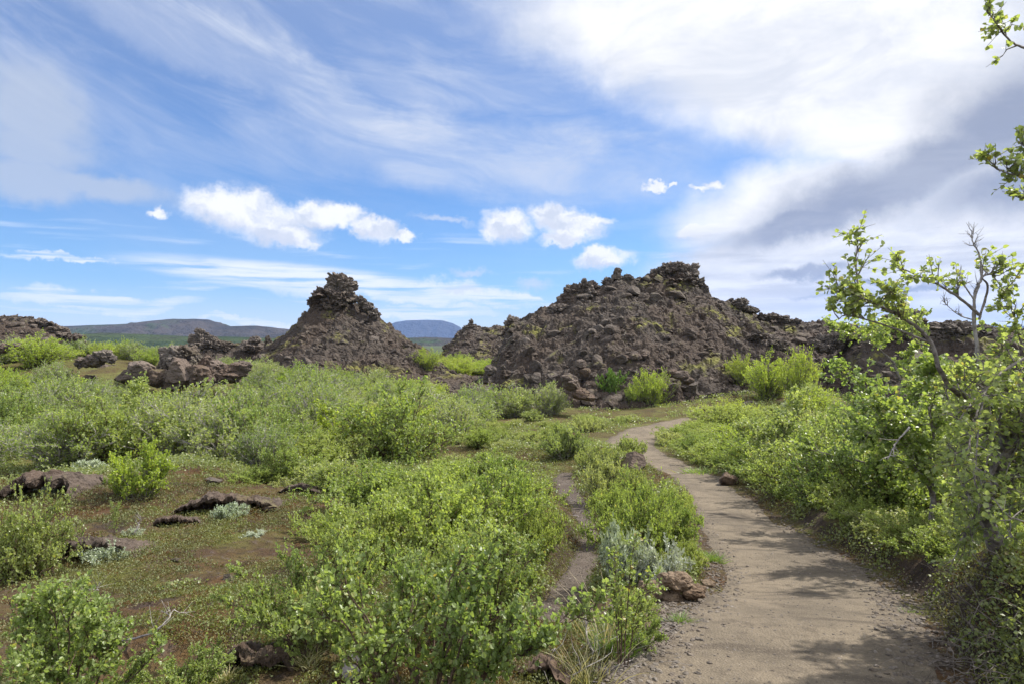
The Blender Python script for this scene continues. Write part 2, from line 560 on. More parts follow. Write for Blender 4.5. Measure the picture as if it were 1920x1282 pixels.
def leaf_mat(name, c_a, c_b, c_old, trans=0.48, rough=0.40, spec=0.5, patch=None):
    m, g, p, out = material(name)
    geo = g.node('ShaderNodeNewGeometry')
    oi = g.node('ShaderNodeObjectInfo')
    ri = geo.outputs['Random Per Island']
    c = g.mix(ri, c_a, c_b)
    c = g.mix(g.ss(oi.outputs['Random'], 0.0, 0.6, 0.6, 0.0, 'LINEAR'), c, tuple(q * s for q, s in zip(c_a, (0.66, 0.80, 0.78))))
    c = g.mix(g.ss(oi.outputs['Random'], 0.6, 1.0, 0.0, 0.5, 'LINEAR'), c, tuple(q * s for q, s in zip(c_b, (1.12, 1.0, 1.5))))
    c = g.mix(g.ss(ri, 0.965, 0.99), c, c_old)
    big = g.noise(geo.outputs['Position'], 1.1, 3, 0.5)
    c = g.mix(g.ss(big, 0.35, 0.65, 0.0, 0.35), c, tuple(q * 1.35 for q in c_b))
    if patch:
        pn = g.noise(geo.outputs['Position'], 0.9, 5, 0.62, 0.3)
        pm = g.noise(geo.outputs['Position'], 2.1, 4, 0.6, 0.3)
        c = g.mix(g.ss(pn, 0.46, 0.58, 0.0, 0.85), c, g.mix(ri, patch[0], tuple(1.5 * q for q in patch[0])))
        c = g.mix(g.ss(pm, 0.54, 0.62, 0.0, 0.8), c, g.mix(ri, patch[1], tuple(1.5 * q for q in patch[1])))
    back = g.mix(0.35, c, (0.30, 0.36, 0.20))
    cc = g.mix(geo.outputs['Backfacing'], c, back)
    g.l.new(cc, p.inputs['Base Color'])
    p.inputs['Roughness'].default_value = rough
    p.inputs['Specular IOR Level'].default_value = spec
    tr = g.node('ShaderNodeBsdfTranslucent')
    tcol = g.mix(1.0, c, (1.8, 1.85, 0.95), 'MULTIPLY')
    g.l.new(tcol, tr.inputs['Color'])
    mx = g.node('ShaderNodeMixShader')
    mx.inputs[0].default_value = trans
    g.l.new(p.outputs[0], mx.inputs[1]); g.l.new(tr.outputs[0], mx.inputs[2])
    g.l.new(mx.outputs[0], out.inputs[0])
    return m


M_LEAF = leaf_mat("birch_leaf", (0.148, 0.200, 0.048), (0.248, 0.292, 0.088), (0.24, 0.20, 0.04), rough=0.38, spec=0.6)
M_LEAFN = leaf_mat("birch_leaf_glossy", (0.150, 0.200, 0.052), (0.255, 0.295, 0.100), (0.26, 0.20, 0.05), trans=0.48, rough=0.42, spec=0.55)
M_LEAFF = leaf_mat("fine_birch_leaf", (0.165, 0.215, 0.048), (0.255, 0.300, 0.088), (0.26, 0.22, 0.06), rough=0.42, spec=0.5)
M_LEAFB = leaf_mat("young_leaf", (0.215, 0.285, 0.032), (0.280, 0.330, 0.050), (0.26, 0.22, 0.04))
M_LEAFP = leaf_mat("pale_leaf", (0.200, 0.235, 0.080), (0.275, 0.300, 0.115), (0.22, 0.17, 0.06))
M_LEAFG = leaf_mat("dark_shrub_leaf", (0.060, 0.125, 0.018), (0.090, 0.165, 0.022), (0.12, 0.12, 0.02))
M_SILVER = leaf_mat("silver_leaf", (0.25, 0.29, 0.20), (0.37, 0.41, 0.31), (0.30, 0.30, 0.18), trans=0.2)
M_MOSSLEAF = leaf_mat("heath_sprig", (0.070, 0.055, 0.020), (0.135, 0.130, 0.036), (0.12, 0.055, 0.018), trans=0.25, rough=0.6, spec=0.2, patch=((0.100, 0.110, 0.024), (0.085, 0.036, 0.016)))
M_SCRUB = leaf_mat("scrub_leaf", (0.120, 0.145, 0.040), (0.190, 0.215, 0.070), (0.18, 0.13, 0.035), trans=0.35)
M_GRASS = leaf_mat("grass_blade", (0.115, 0.180, 0.030), (0.180, 0.235, 0.050), (0.34, 0.27, 0.12), trans=0.35, rough=0.5)
M_STRAW = leaf_mat("dry_grass", (0.34, 0.28, 0.14), (0.42, 0.36, 0.20), (0.25, 0.18, 0.09), trans=0.25, rough=0.6)


def plain_mat(name, a, b, scale=20, rough=0.85, stretch=(1, 1, 1)):
    m, g, p, out = material(name)
    geo = g.node('ShaderNodeNewGeometry')
    n = g.noise(g.mapping(geo.outputs['Position'], scale=stretch), scale, 5, 0.65)
    c = g.mix(g.ss(n, 0.35, 0.65), a, b)
    g.l.new(c, p.inputs['Base Color'])
    p.inputs['Roughness'].default_value = rough
    p.inputs['Specular IOR Level'].default_value = 0.25
    bump(g, p, n, 0.5, 0.01)
    return m


M_BARK = plain_mat("birch_bark", (0.09, 0.075, 0.065), (0.25, 0.22, 0.20), 26)
M_PALE = plain_mat("pale_bark", (0.16, 0.14, 0.125), (0.42, 0.39, 0.36), 9)
M_TWIG = plain_mat("twig_bark", (0.055, 0.035, 0.025), (0.13, 0.09, 0.065), 30)
M_DEAD = plain_mat("dead_wood", (0.17, 0.15, 0.14), (0.36, 0.33, 0.31), 30)
M_ROOT = plain_mat("dry_root", (0.07, 0.055, 0.045), (0.19, 0.165, 0.145), 30)
M_SOIL = plain_mat("soil_bank", (0.045, 0.030, 0.022), (0.115, 0.078, 0.055), 8, 0.95)
M_PEBBLE = lava_mat("pebble", dark=(0.055, 0.047, 0.041), light=(0.18, 0.155, 0.13), brown=(0.115, 0.090, 0.068), moss=0, lichen=0, scale=8)
M_GROUND = ground_mat()
M_PATH = path_mat("trodden_sand", (0.124, 0.102, 0.075), (0.078, 0.063, 0.048), (0.172, 0.140, 0.101))
M_TRAIL = path_mat("dark_trail", (0.075, 0.058, 0.047), (0.050, 0.038, 0.030), (0.105, 0.085, 0.070))


def far_mat(name, lo, hi, green, sc):
    m, g, p, out = material(name)
    geo = g.node('ShaderNodeNewGeometry')
    pos = geo.outputs['Position']
    c = g.mix(g.ss(g.noise(pos, sc, 6, 0.6), 0.4, 0.6), lo, hi)
    c = g.mix(g.ss(g.noise(pos, sc * 0.35, 5, 0.6), 0.50, 0.60), c, green)
    g.l.new(c, p.inputs['Base Color'])
    p.inputs['Roughness'].default_value = 1.0
    p.inputs['Specular IOR Level'].default_value = 0.0
    bump(g, p, g.noise(pos, sc * 3, 6, 0.6), 0.6, 0.6 / sc)
    return m


M_FARH = far_mat("far_hillside", (0.036, 0.034, 0.030), (0.058, 0.050, 0.044), (0.040, 0.060, 0.024), 0.006)
M_FARG = far_mat("far_green_slope", (0.030, 0.044, 0.020), (0.046, 0.062, 0.024), (0.040, 0.045, 0.025), 0.012)
M_MESA = far_mat("table_mountain_rock", (0.022, 0.024, 0.030), (0.036, 0.036, 0.040), (0.030, 0.030, 0.032), 0.0012)

# ------------------------------------------------------------------ the lie of the land

PROF_D = np.array([-200, -20, 0, 3.0, 4.2, 5.8, 7, 8.6, 11, 15, 19, 22, 26, 30, 35, 40, 55, 80, 150, 400, 1500, 20000.])
PROF_Z = np.array([0.5, 0.6, 0.35, 0.1, -0.03, -0.38, -0.54, -0.72, -1.02, -1.33, -1.58, -1.75, -1.93, -2.05, -2.18, -2.2, -1.9, -2.0, -3.0, -5.0, -8.0, -30.])
# path centre: pixel column, distance, width
PATH = np.array([(1470, 1.2, 1.6), (1475, 2.2, 1.6), (1480, 3.0, 1.56), (1486, 4.2, 1.50), (1505, 5.8, 1.52), (1466, 7, 1.46), (1412, 8.6, 1.34), (1368, 11, 1.20), (1312, 15, 1.15),
                 (1234, 19, 1.2), (1190, 22, 1.5), (1184, 25, 1.8), (1222, 29, 1.9), (1278, 33, 1.4), (1335, 36, 1.1), (1410, 38, 0.9)])
TRAIL = np.array([(1020, 4.3, 0.25), (1040, 5.2, 0.42), (1072, 6.3, 0.36), (1106, 8.7, 0.28), (1088, 11.5, 0.34), (1056, 15, 0.55), (1062, 17, 0.3)])


def dense(P, n=500):
    x = (P[:, 0] - 960) / F * P[:, 1]
    t = np.arange(len(P))
    tt = np.linspace(0, len(P) - 1, n)
    # Catmull-Rom
    def cr(v):
        i = np.clip(np.floor(tt).astype(int), 0, len(v) - 2)
        f = tt - i
        p0, p1, p2, p3 = v[np.maximum(i - 1, 0)], v[i], v[i + 1], v[np.minimum(i + 2, len(v) - 1)]
        return 0.5 * (2 * p1 + (p2 - p0) * f + (2 * p0 - 5 * p1 + 4 * p2 - p3) * f ** 2 + (3 * p1 - p0 - 3 * p2 + p3) * f ** 3)
    return np.stack([cr(x), cr(P[:, 1]), cr(P[:, 2])], 1)


PC, TCN = dense(PATH), dense(TRAIL, 200)


def near_curve(x, y, C):
    """distance to the centre line, signed side (right positive), half width there, profile y there"""
    sh = x.shape
    x, y = x.ravel(), y.ravel()
    if x.size < 4000:
        I = np.arange(0, len(C), 3)
        J = np.minimum(I + 2, len(C) - 1); K = np.maximum(J - 4, 0)
        dx, dy = x[:, None] - C[I, 0], y[:, None] - C[I, 1]
        m = np.argmin(dx * dx + dy * dy, 1)
        a = np.arange(len(x))
        sg = dx[a, m] * (C[J, 1] - C[K, 1])[m] - dy[a, m] * (C[J, 0] - C[K, 0])[m]
        return np.hypot(dx[a, m], dy[a, m]).reshape(sh), np.sign(sg).reshape(sh), (C[I, 2] / 2)[m].reshape(sh)
    best = np.full(x.shape, 1e9); hw = np.zeros(x.shape); side = np.zeros(x.shape)
    step = 3
    for i in range(0, len(C), step):
        d = (x - C[i, 0]) ** 2 + (y - C[i, 1]) ** 2
        m = d < best
        best = np.where(m, d, best); hw = np.where(m, C[i, 2] / 2, hw)
        j = min(i + 2, len(C) - 1); k = max(j - 4, 0)
        tx, ty = C[j, 0] - C[k, 0], C[j, 1] - C[k, 1]
        s = (x - C[i, 0]) * ty - (y - C[i, 1]) * tx
        side = np.where(m, np.sign(s), side)
    return np.sqrt(best).reshape(sh), side.reshape(sh), hw.reshape(sh)


def gauss(x, y, cx, cy, sx, sy):
    return np.exp(-((x - cx) / sx) ** 2 - ((y - cy) / sy) ** 2)


def H_base(x, y):
    x = np.asarray(x, float); y = np.asarray(y, float)
    r = np.hypot(x, y)
    d = np.where(y > 0, y * 0.75 + r * 0.25, y)
    z = np.interp(d, PROF_D, PROF_Z)
    z = z + 2.7 * gauss(x, y, -28, 44, 12, 11)             # green rise on the far left
    z = z + 1.3 * gauss(x, y, -6, 72, 6, 10)
    z = z + 1.0 * gauss(x, y, -16, 38, 7, 7)
    z = z + 0.45 * gauss(x, y, -6, 13, 5, 4) * 0.6
    z = z + 0.9 * gauss(x, y, 10, 11, 4.5, 5) * sstep(x - 0.1 * y, 3.2, 6.5)
    z = z + 0.6 * gauss(x, y, 22, 26, 8, 10)
    z = z + 0.7 * gauss(x, y, 17, 40, 6, 5)
    return z


def H(x, y, detail=True):
    x = np.asarray(x, float); y = np.asarray(y, float)
    z = H_base(x, y)
    r = np.hypot(x, y)
    nm = sstep(r, 1.5, 6)
    n = 0.10 * fbm(x / 1.6, y / 1.6, 0, 4, 3) * (0.3 + nm) + 0.28 * fbm(x / 7, y / 7, 0, 3, 5) * nm
    n = n + np.where(r > 60, 1, 0) * sstep(r, 60, 200) * 1.2 * fbm(x / 60, y / 60, 0, 3, 9)
    pd, side, hw = near_curve(x, y, PC)
    e = pd - hw
    # path bed is smooth
    k = sstep(e, 0.0, 1.2)
    td, _, thw = near_curve(x, y, TCN)
    kt = sstep(td - thw, -0.05, 0.5)
    z = z + n * k * kt
    # eroded banks: high on the right close by, lower farther on
    rb = np.where(side > 0, 1, 0)
    bank = rb * (0.30 * sstep(-y, -6.5, -4.0) + 0.20 * sstep(-y, -20, -8)) * sstep(e, 0.05, 0.40)
    lb = (1 - rb) * 0.13 * sstep(e, 0.1, 0.7) * (0.6 + 0.6 * vnoise(x, y, 0, 8))
    z = z + (bank + lb * kt) * np.where(pd < 5, 1 - sstep(pd, 2.5, 5) * 0.5, 0.5)
    z = z - 0.09 * (1 - sstep(e, -0.30, -0.05))
    z = z - 0.17 * (1 - sstep(td - thw, -0.15, 0.25))
    if detail:
        z = z + (0.035 * fbm(x * 2.2, y * 2.2, 0, 4, 31) + 0.022 * fbm(x * 9, y * 9, 0, 3, 33) * (r < 16)) * sstep(e, 0, 0.3) * kt * (r < 60)
    return z


def path_z(x, y):
    return H_base(x, y) + 0.012 * vnoise(x * 2.5, y * 2.5, 0, 77) + 0.02 * vnoise(x, y, 0, 78)


# ------------------------------------------------------------------ lava hills: crest silhouettes as (pixel column, row) at a crest distance

HILLS = [
    dict(key='cone', D=60, s=0.72, amp=1.0, crest=[(430, 715), (480, 690), (510, 655), (540, 634), (562, 613), (575, 602), (586, 590), (600, 580), (620, 572), (640, 568), (656, 570),
                                         (672, 576), (686, 584), (702, 596), (722, 612), (745, 630), (765, 648), (785, 655), (810, 682), (850, 705), (890, 730)]),
    dict(key='big', D=54, s=0.68, amp=1.0, crest=[(880, 760), (905, 722), (928, 680), (945, 645), (962, 618), (1000, 600), (1015, 588), (1040, 580), (1055, 570), (1070, 554), (1090, 546), (1112, 543), (1130, 538), (1150, 530),
                                        (1175, 530), (1188, 535), (1205, 532), (1225, 522), (1245, 514), (1290, 518), (1312, 546), (1328, 560), (1350, 573), (1378, 582), (1400, 588), (1420, 600), (1450, 606), (1490, 612),
                                        (1530, 612), (1570, 614), (1600, 622), (1640, 655), (1690, 690), (1730, 720)]),
    dict(key='right', D=43, s=0.62, amp=0.8, crest=[(1560, 720), (1590, 672), (1612, 640), (1625, 622), (1645, 614), (1668, 606), (1700, 604), (1720, 606), (1738, 622), (1760, 614), (1790, 608), (1830, 614), (1870, 626), (1930, 618),
                                          (2000, 622), (2080, 650), (2160, 700)]),
    dict(key='left', D=62, s=0.5, amp=0.8, crest=[(-330, 720), (-250, 640), (-150, 610), (-60, 600), (10, 598), (50, 602), (85, 608), (112, 624), (132, 640), (150, 655), (175, 675), (205, 695)]),
    dict(key='middle', D=84, s=0.6, amp=0.8, crest=[(812, 690), (836, 655), (850, 638), (864, 622), (880, 612), (900, 616), (920, 618), (945, 614), (968, 608), (1000, 606), (1040, 620), (1080, 660)]),
    dict(key='pinnacle', D=66, s=0.8, amp=0.6, crest=[(335, 690), (356, 662), (364, 636), (374, 624), (392, 628), (410, 638), (432, 648), (460, 642), (480, 640), (500, 652), (530, 680)]),
    dict(key='outcrop', D=41, s=0.45, amp=0.5, crest=[(120, 725), (150, 704), (180, 690), (215, 686), (240, 704), (290, 712), (312, 694), (340, 684), (372, 690), (400, 702), (440, 700), (470, 694), (520, 696), (560, 724)]),
    dict(key='saddle', D=47, s=0.30, amp=0.5, crest=[(770, 728), (810, 710), (840, 704), (880, 708), (920, 716), (950, 730)]),
]
for h in HILLS:
    c = np.array(h['crest'], float)
    h['cx'] = (c[:, 0] - 960) / F * h['D']
    h['cz'] = EYE + (641 - c[:, 1]) / F * h['D']
    h['top'] = h['cz'].max()
    h['x0'], h['x1'] = h['cx'][0], h['cx'][-1]


def hill_h(h, x, y, rough=True):
    zc = np.interp(x, h['cx'], h['cz'])
    zc = np.where((x < h['x0']) | (x > h['x1']), zc - 1.0 * np.maximum(h['x0'] - x, x - h['x1']), zc)
    top = h['top'] + 0.01
    yy = y - h['D'] + 1.2 * vnoise(x / 4.0, y / 9.0, 0, 51) * h['amp']
    z = top - np.sqrt((top - zc) ** 2 + (h['s'] * yy) ** 2)
    # steep upper rim: the crest stands as a wall
    k = np.exp(-(yy / 1.2) ** 2)
    z = z + k * 0.0
    if rough:
        a = h['amp']
        z = z + a * (0.42 * fbm(x / 3.2, y / 3.2, 0, 5, 61, 0.55, True) - 0.12)
        z = z + a * 0.16 * fbm(x / 0.9, y / 0.9, 0, 3, 71, 0.5, True)
    return z


def HH(x, y):
    """ground or hill, whichever is higher"""
    z = H(x, y, False)
    for h in HILLS:
        z = np.maximum(z, hill_h(h, x, y))
    return z


def px_at(px, py, d):
    """world point seen at a pixel of the photograph at distance d"""
    return np.array([(px - 960) / F * d, d, EYE + (641 - py) / F * d])


def on_ground(px, py, hills=False, dmax=90):
    d = np.geomspace(1.6, dmax, 70)
    for it in range(2):
        x = (px - 960) / F * d
        z = EYE + (641 - py) / F * d
        hz = HH(x, d) if hills else H(x, d, False)
        hit = z < hz
        i = int(np.argmax(hit)) if hit.any() else len(d) - 1
        if it == 0:
            d = np.linspace(d[max(i - 1, 0)], d[i], 40)
    return np.array([x[i], d[i], hz[i]])


# ------------------------------------------------------------------ ground, path, trail

def build_ground():
    az = np.concatenate([np.linspace(-180, -62, 40)[:-1], np.linspace(-62, 62, 560), np.linspace(62, 180, 40)[1:]])
    rr = np.concatenate([[0.3], np.geomspace(1.0, 90, 560), np.geomspace(92, 10900, 80)])
    A, RR = np.meshgrid(R(1) * az, rr)
    x, y = RR * np.sin(A), RR * np.cos(A)
    z = H(x, y)
    V = np.stack([x, y, z], -1).reshape(-1, 3)
    f = grid_faces(len(rr), len(az))[:, ::-1]
    me = new_mesh("ground", V, [f], M_GROUND, smooth=True)
    tag(link("ground", me), kind='structure')


def build_ribbon(name, C, mat, zf, drop=0.07, n=17):
    t = np.linspace(-1, 1, n)
    tang = np.gradient(C[:, :2], axis=0)
    tang = unit(tang)
    nor = np.stack([tang[:, 1], -tang[:, 0]], 1)
    s = np.arange(len(C)) * 0.11
    wob = np.stack([0.10 * fbm(s * 2.2, s * 0 + k * 9, 0, 4, 41 + k) for k in range(2)], 1)
    V, E = [], []
    for q in t:
        w = C[:, 2] / 2 * 1.12 + np.where(q < 0, wob[:, 0], wob[:, 1])
        p = C[:, :2] + nor * (q * w)[:, None]
        z = zf(p[:, 0], p[:, 1]) - drop * sstep(abs(q) * np.ones(len(C)), 0.86, 1.0)
        V.append(np.column_stack([p, z]))
        E.append(np.full(len(C), abs(q)))
    V = np.concatenate(V); E = np.concatenate(E)
    me = new_mesh(name, V, [grid_faces(n, len(C))], mat, smooth=True)
    at = me.attributes.new('edge', 'FLOAT', 'POINT')
    at.data.foreach_set('value', E.astype(np.float32))
    tag(link(name, me), kind='structure')


build_ground()
build_ribbon("path", PC, M_PATH, path_z)
build_ribbon("side_path", TCN, M_TRAIL, lambda x, y: H_base(x, y) - 0.10 + 0.1 * 0, 0.05, 9)


def build_hill(h, n=None):
    D = h['D']
    zb = -3.4
    w = (h['top'] - zb) / h['s'] + 2
    x0, x1 = h['x0'] - 3, h['x1'] + 3
    y0, y1 = D - w, D + w * 0.8
    st = 0.13 if D < 70 else 0.2
    gx, gy = np.arange(x0, x1, st), np.arange(y0, y1, st)
    X, Y = np.meshgrid(gx, gy, indexing='ij')
    Z = hill_h(h, X, Y)
    # chunky blocks
    a = h['amp']
    d1, d2, val = worley(X / 0.75, Y / 0.75, Z / 0.75, 5)
    e1, e2, val2 = worley(X / 0.30, Y / 0.30, Z / 0.30, 15)
    blk = (val * 0.17 + 0.16 * sstep(d2 - d1, 0, 0.25)) * a + (val2 * 0.06 + 0.09 * sstep(e2 - e1, 0, 0.3)) * a
    G = H_base(X, Y)
    Z2 = Z + blk
    X2 = X + 0.25 * a * fbm(X / 0.8, Y / 0.8, Z / 0.8, 3, 91)
    Y2 = Y + 0.25 * a * fbm(X / 0.8, Y / 0.8, Z / 0.8, 3, 95)
    keep = (Z > G - 0.9)
    V = np.stack([X2, Y2, Z2], -1).reshape(-1, 3)
    f = grid_faces(len(gx), len(gy))
    kk = keep.reshape(-1)
    f = f[kk[f].all(1)]
    used = np.unique(f)
    mp = np.full(len(V), -1); mp[used] = np.arange(len(used))
    me = new_mesh("hill", V[used], [mp[f]], M_HILL, smooth=False)
    o = tag(link("hill", me), kind='structure')
    return o


for h in HILLS:
    build_hill(h)


def far_hill(crest, D, depth, mat, name="far_hill", amp=0.02, z0=-12):
    c = np.array(crest, float)
    cx = (c[:, 0] - 960) / F * D
    cz = EYE + (641 - c[:, 1]) / F * D
    gx = np.linspace(cx[0], cx[-1], 420)
    gy = np.linspace(-1, 1, 81)
    zc = np.interp(gx, cx, cz)
    zc = zc + amp * (cz.max()) * fbm(gx / (D * 0.02), 0 * gx, 0, 4, 3)
    X, T = np.meshgrid(gx, gy, indexing='ij')
    Y = D + T * depth
    prof = (1 - np.abs(T)) ** 0.8
    Z = z0 + (zc[:, None] - z0) * prof
    Z = Z + (prof * (1 - prof) * 4) * (zc[:, None] - z0) * 0.22 * fbm(X / (D * 0.03), Y / (D * 0.05), 0, 5, 13, 0.5, True)
    V = np.stack([X, Y, Z], -1).reshape(-1, 3)
    me = new_mesh(name, V, [grid_faces(420, 81)], mat, smooth=True)
    return tag(link(name, me), kind='structure')


far_hill([(-700, 632), (-300, 622), (0, 619), (90, 616), (118, 612), (180, 610), (240, 607), (290, 601), (325, 598), (360, 598), (392, 600), (412, 607), (430, 612), (480, 611), (535, 616), (570, 622), (640, 634), (720, 641)], 2600, 420, M_FARH)
far_hill([(-500, 640), (100, 634), (190, 624), (250, 626), (340, 630), (420, 631), (520, 634), (620, 638), (700, 642)], 1300, 260, M_FARG)
far_hill([(690, 641), (745, 634), (800, 632), (850, 634), (900, 640)], 2000, 260, M_FARH)
far_hill([(640, 640), (700, 620), (742, 604), (762, 601), (800, 600), (830, 601), (848, 606), (862, 613), (872, 622), (900, 625), (930, 614), (960, 612), (1020, 622), (1100, 640)], 9000, 700, M_MESA, "table_mountain", amp=0.0, z0=-40)
far_hill([(1300, 640), (1400, 616), (1480, 607), (1520, 605), (1570, 605), (1620, 610), (1700, 612), (1780, 608), (1900, 612), (2100, 604), (2400, 612), (2600, 640)], 7000, 700, M_MESA, amp=0.006, z0=-40)

# ------------------------------------------------------------------ rocks on the hills


def hill_normal(h, x, y, e=0.3):
    z = hill_h(h, x, y, False)
    zx = (hill_h(h, x + e, y, False) - z) / e
    zy = (hill_h(h, x, y + e, False) - z) / e
    return unit(np.stack([-zx, -zy, np.ones_like(zx)], -1))


def sample_hill(h, n, r, smin, smax, power=2.2):
    D = h['D']
    w = (h['top'] + 3) / h['s']
    x = r.uniform(h['x0'] - 1, h['x1'] + 1, n)
    y = r.uniform(D - w, D + 1.5, n)
    z = hill_h(h, x, y)
    ok = z > H_base(x, y) - 0.15
    x, y, z = x[ok], y[ok], z[ok]
    u = r.uniform(0, 1, len(x))
    a = 1 - power
    s = (smin ** a + u * (smax ** a - smin ** a)) ** (1 / a)
    return x, y, z, s


ROCK_LO = [rock_shape(2, 9, (0.4, 0.8), 0, seed=k, squash=(1, 0.8, 0.62)) for k in range(14)]
ROCK_MID = [rock_shape(3, 11, (0.42, 0.8), 0.07, 1.8, seed=40 + k, squash=(1, 0.85, 0.68)) for k in range(12)]


def build_rubble():
    r = np.random.default_rng(21)
    Ps, Ss = [], []
    big = []
    for h in HILLS:
        area = (h['x1'] - h['x0']) * (h['top'] + 3) / h['s']
        n = int(min(area * 62, 30000))
        x, y, z, s = sample_hill(h, n, r, 0.055, 0.85, 2.9)
        # talus: blocks gather in patches, with bare scree between
        dn = fbm(x / 2.5, y / 2.5, 0, 3, 111)
        keep = (dn > -0.25) | (s > 0.3) | (r.uniform(size=len(x)) < 0.35)
        x, y, z, s = x[keep], y[keep], z[keep], s[keep]
        bigm = (s > 0.36) & (y < h['D'] + 0.2)
        app = s / y
        for q in np.where(bigm)[0]:
            big.append((app[q], x[q], y[q], z[q], s[q], h['key']))
        m = ~bigm
        Ps.append(np.stack([x[m], y[m], z[m] + 0.10 * s[m]], 1)); Ss.append(s[m])
    big.sort(reverse=True)
    rest = big[215:]
    big = big[:215]
    if rest:
        Ps.append(np.array([[b[1], b[2], b[3]] for b in rest])); Ss.append(np.array([b[4] for b in rest]))
    P, Sz = np.concatenate(Ps), np.concatenate(Ss)
    V, Fa = merge_instances(ROCK_LO, P, Sz * 0.85, rot_mats(len(P), r, 0.9), r)
    tag(link("rubble", new_mesh("rubble", V, [Fa], M_LAVA)), "loose dark brown lava rubble covering the slopes of the hills", "rubble", kind='stuff')
    where = {'cone': 'pointed cone', 'big': 'large hill', 'right': 'ridge behind the birch', 'left': 'far left ridge', 'middle': 'knoll between peaks',
             'pinnacle': 'dark pinnacle', 'outcrop': 'low outcrop', 'saddle': 'saddle'}
    meshes = [new_mesh("boulder", v, [f], M_LAVA) for v, f in ROCK_MID]
    return big, meshes, where


BIG, BMESH, WHERE = build_rubble()


def side_words(key, x, D):
    h = next(q for q in HILLS if q['key'] == key)
    t = (x - h['x0']) / (h['x1'] - h['x0'])
    return "left flank" if t < 0.33 else ("middle" if t < 0.66 else "right flank")


rr_ = random.Random(5)
for k, (app, x, y, z, s, key) in enumerate(BIG):
    o = link("boulder", BMESH[k % len(BMESH)])
    o.location = (x, y, z + 0.12 * s)
    o.rotation_euler = (rr_.uniform(-0.6, 0.6), rr_.uniform(-0.6, 0.6), rr_.uniform(0, 6.28))
    q = s * rr_.uniform(0.75, 1.05)
    o.scale = (q * rr_.uniform(0.8, 1.25), q, q * rr_.uniform(0.8, 1.1))
    zone = side_words(key, x, y)
    hh = next(q for q in HILLS if q['key'] == key)
    lvl = "low" if z < 0.3 * hh['top'] - 1.4 else ("high" if z > 0.62 * hh['top'] else "halfway up")
    tag(o, f"{'large' if s > 0.55 else 'smaller'} angular boulder {lvl} on the {zone} of the {WHERE[key]}", "boulder", f"boulders on the {WHERE[key]}")


def crag(label, items, D, seed=0, mat=None, name="lava_crag", rough=0.34, cat="rock", jag=26, sub=5, group=None):
    """a craggy lava mass: items are (px, py, rx_px, rz_px[, dy]) ellipsoids seen at distance D, fused into one rugged mesh"""
    r = np.random.default_rng(seed)
    V, Fa, off = [], [], 0
    c0 = px_at(items[0][0], items[0][1], D)
    for k, it in enumerate(items):
        px, py, rx, rz = it[:4]
        dy = it[4] if len(it) > 4 else 0
        c = px_at(px, py, D + dy)
        sx, sz = rx / F * D, rz / F * D
        v, f = rock_shape(sub, 22, (0.55, 0.95), 0, seed=seed * 31 + k, squash=(1, 1, 1))
        v = v * np.array([sx, min(sx, 1.4 * sz + 0.3 * sx), sz])
        n = unit(v)
        w = v + c
        q = w / (0.55 * (sx + sz) / 2 + 0.12)
        d1, d2, val = worley(q[:, 0], q[:, 1], q[:, 2], seed)
        q2 = w / (0.22 * (sx + sz) / 2 + 0.05)
        e1, e2, val2 = worley(q2[:, 0], q2[:, 1], q2[:, 2], seed + 3)
        L = (sx + sz) / 2
        disp = L * rough * (0.5 * val + 0.5 * sstep(d2 - d1, 0, 0.35) - 0.3) + L * rough * 0.38 * (val2 + sstep(e2 - e1, 0, 0.3) - 0.5)
        q3 = w / (0.11 * (sx + sz) / 2 + 0.04)
        g1, g2, val3 = worley(q3[:, 0], q3[:, 1], q3[:, 2], seed + 9)
        disp += L * rough * 0.20 * val3
        disp += L * rough * 0.8 * fbm(q2[:, 0], q2[:, 1], q2[:, 2], 3, seed, 0.6, True)
        V.append(v + n * disp[:, None] + (c - c0)); Fa.append(f + off); off += len(v)
        if jag:
            m = int(jag)
            i = r.integers(0, len(v), m)
            pp = V[-1][i]
            T = merge_instances(ROCK_LO, pp, r.uniform(0.07, 0.20, m) * L, rot_mats(m, r), r)
            V.append(T[0]); Fa.append(T[1] + off); off += len(T[0])
    me = new_mesh(name, np.concatenate(V), [np.concatenate(Fa)], mat or M_CRAG)
    o = link(name, me); o.location = c0
    return tag(o, label, cat, group)


# summit crags
crag("jagged tower of dark lava crowning the pointed cone", [(638, 538, 24, 24), (630, 528, 13, 14), (650, 530, 12, 17), (612, 556, 27, 20), (598, 566, 20, 18), (640, 558, 28, 22), (615, 578, 30, 22), (600, 588, 20, 18)], 59.3, 1)
crag("small lava knob on the right shoulder of the pointed cone", [(678, 564, 11, 9), (690, 574, 10, 8), (703, 588, 10, 9)], 59.3, 2)
crag("little dark lava stub low on the left shoulder of the cone", [(573, 594, 9, 9), (566, 604, 10, 8)], 59.3, 3)
crag("broad dark crag capping the summit of the large hill", [(1262, 508, 26, 15), (1290, 515, 25, 17), (1242, 517, 20, 15), (1305, 534, 18, 18), (1270, 536, 46, 22), (1310, 548, 16, 14), (1275, 501, 15, 8), (1215, 528, 15, 11)], 53.2, 4)
crag("lava block perched on the ridge left of the summit crag", [(1157, 511, 9, 8), (1156, 521, 14, 9), (1178, 522, 11, 9), (1140, 530, 14, 10)], 53.2, 5, rough=0.22)
crag("rounded lava crag on the upper left shoulder of the large hill", [(1095, 540, 20, 16), (1100, 560, 34, 20), (1072, 552, 19, 16), (1110, 540, 14, 11), (1062, 566, 18, 14), (1130, 552, 16, 14)], 52.8, 6)
crag("overhanging lava ledge with a dark hollow beneath, left side of the large hill", [(1048, 578, 20, 8), (1030, 586, 18, 8), (1062, 580, 14, 9)], 51.5, 7, rough=0.25)
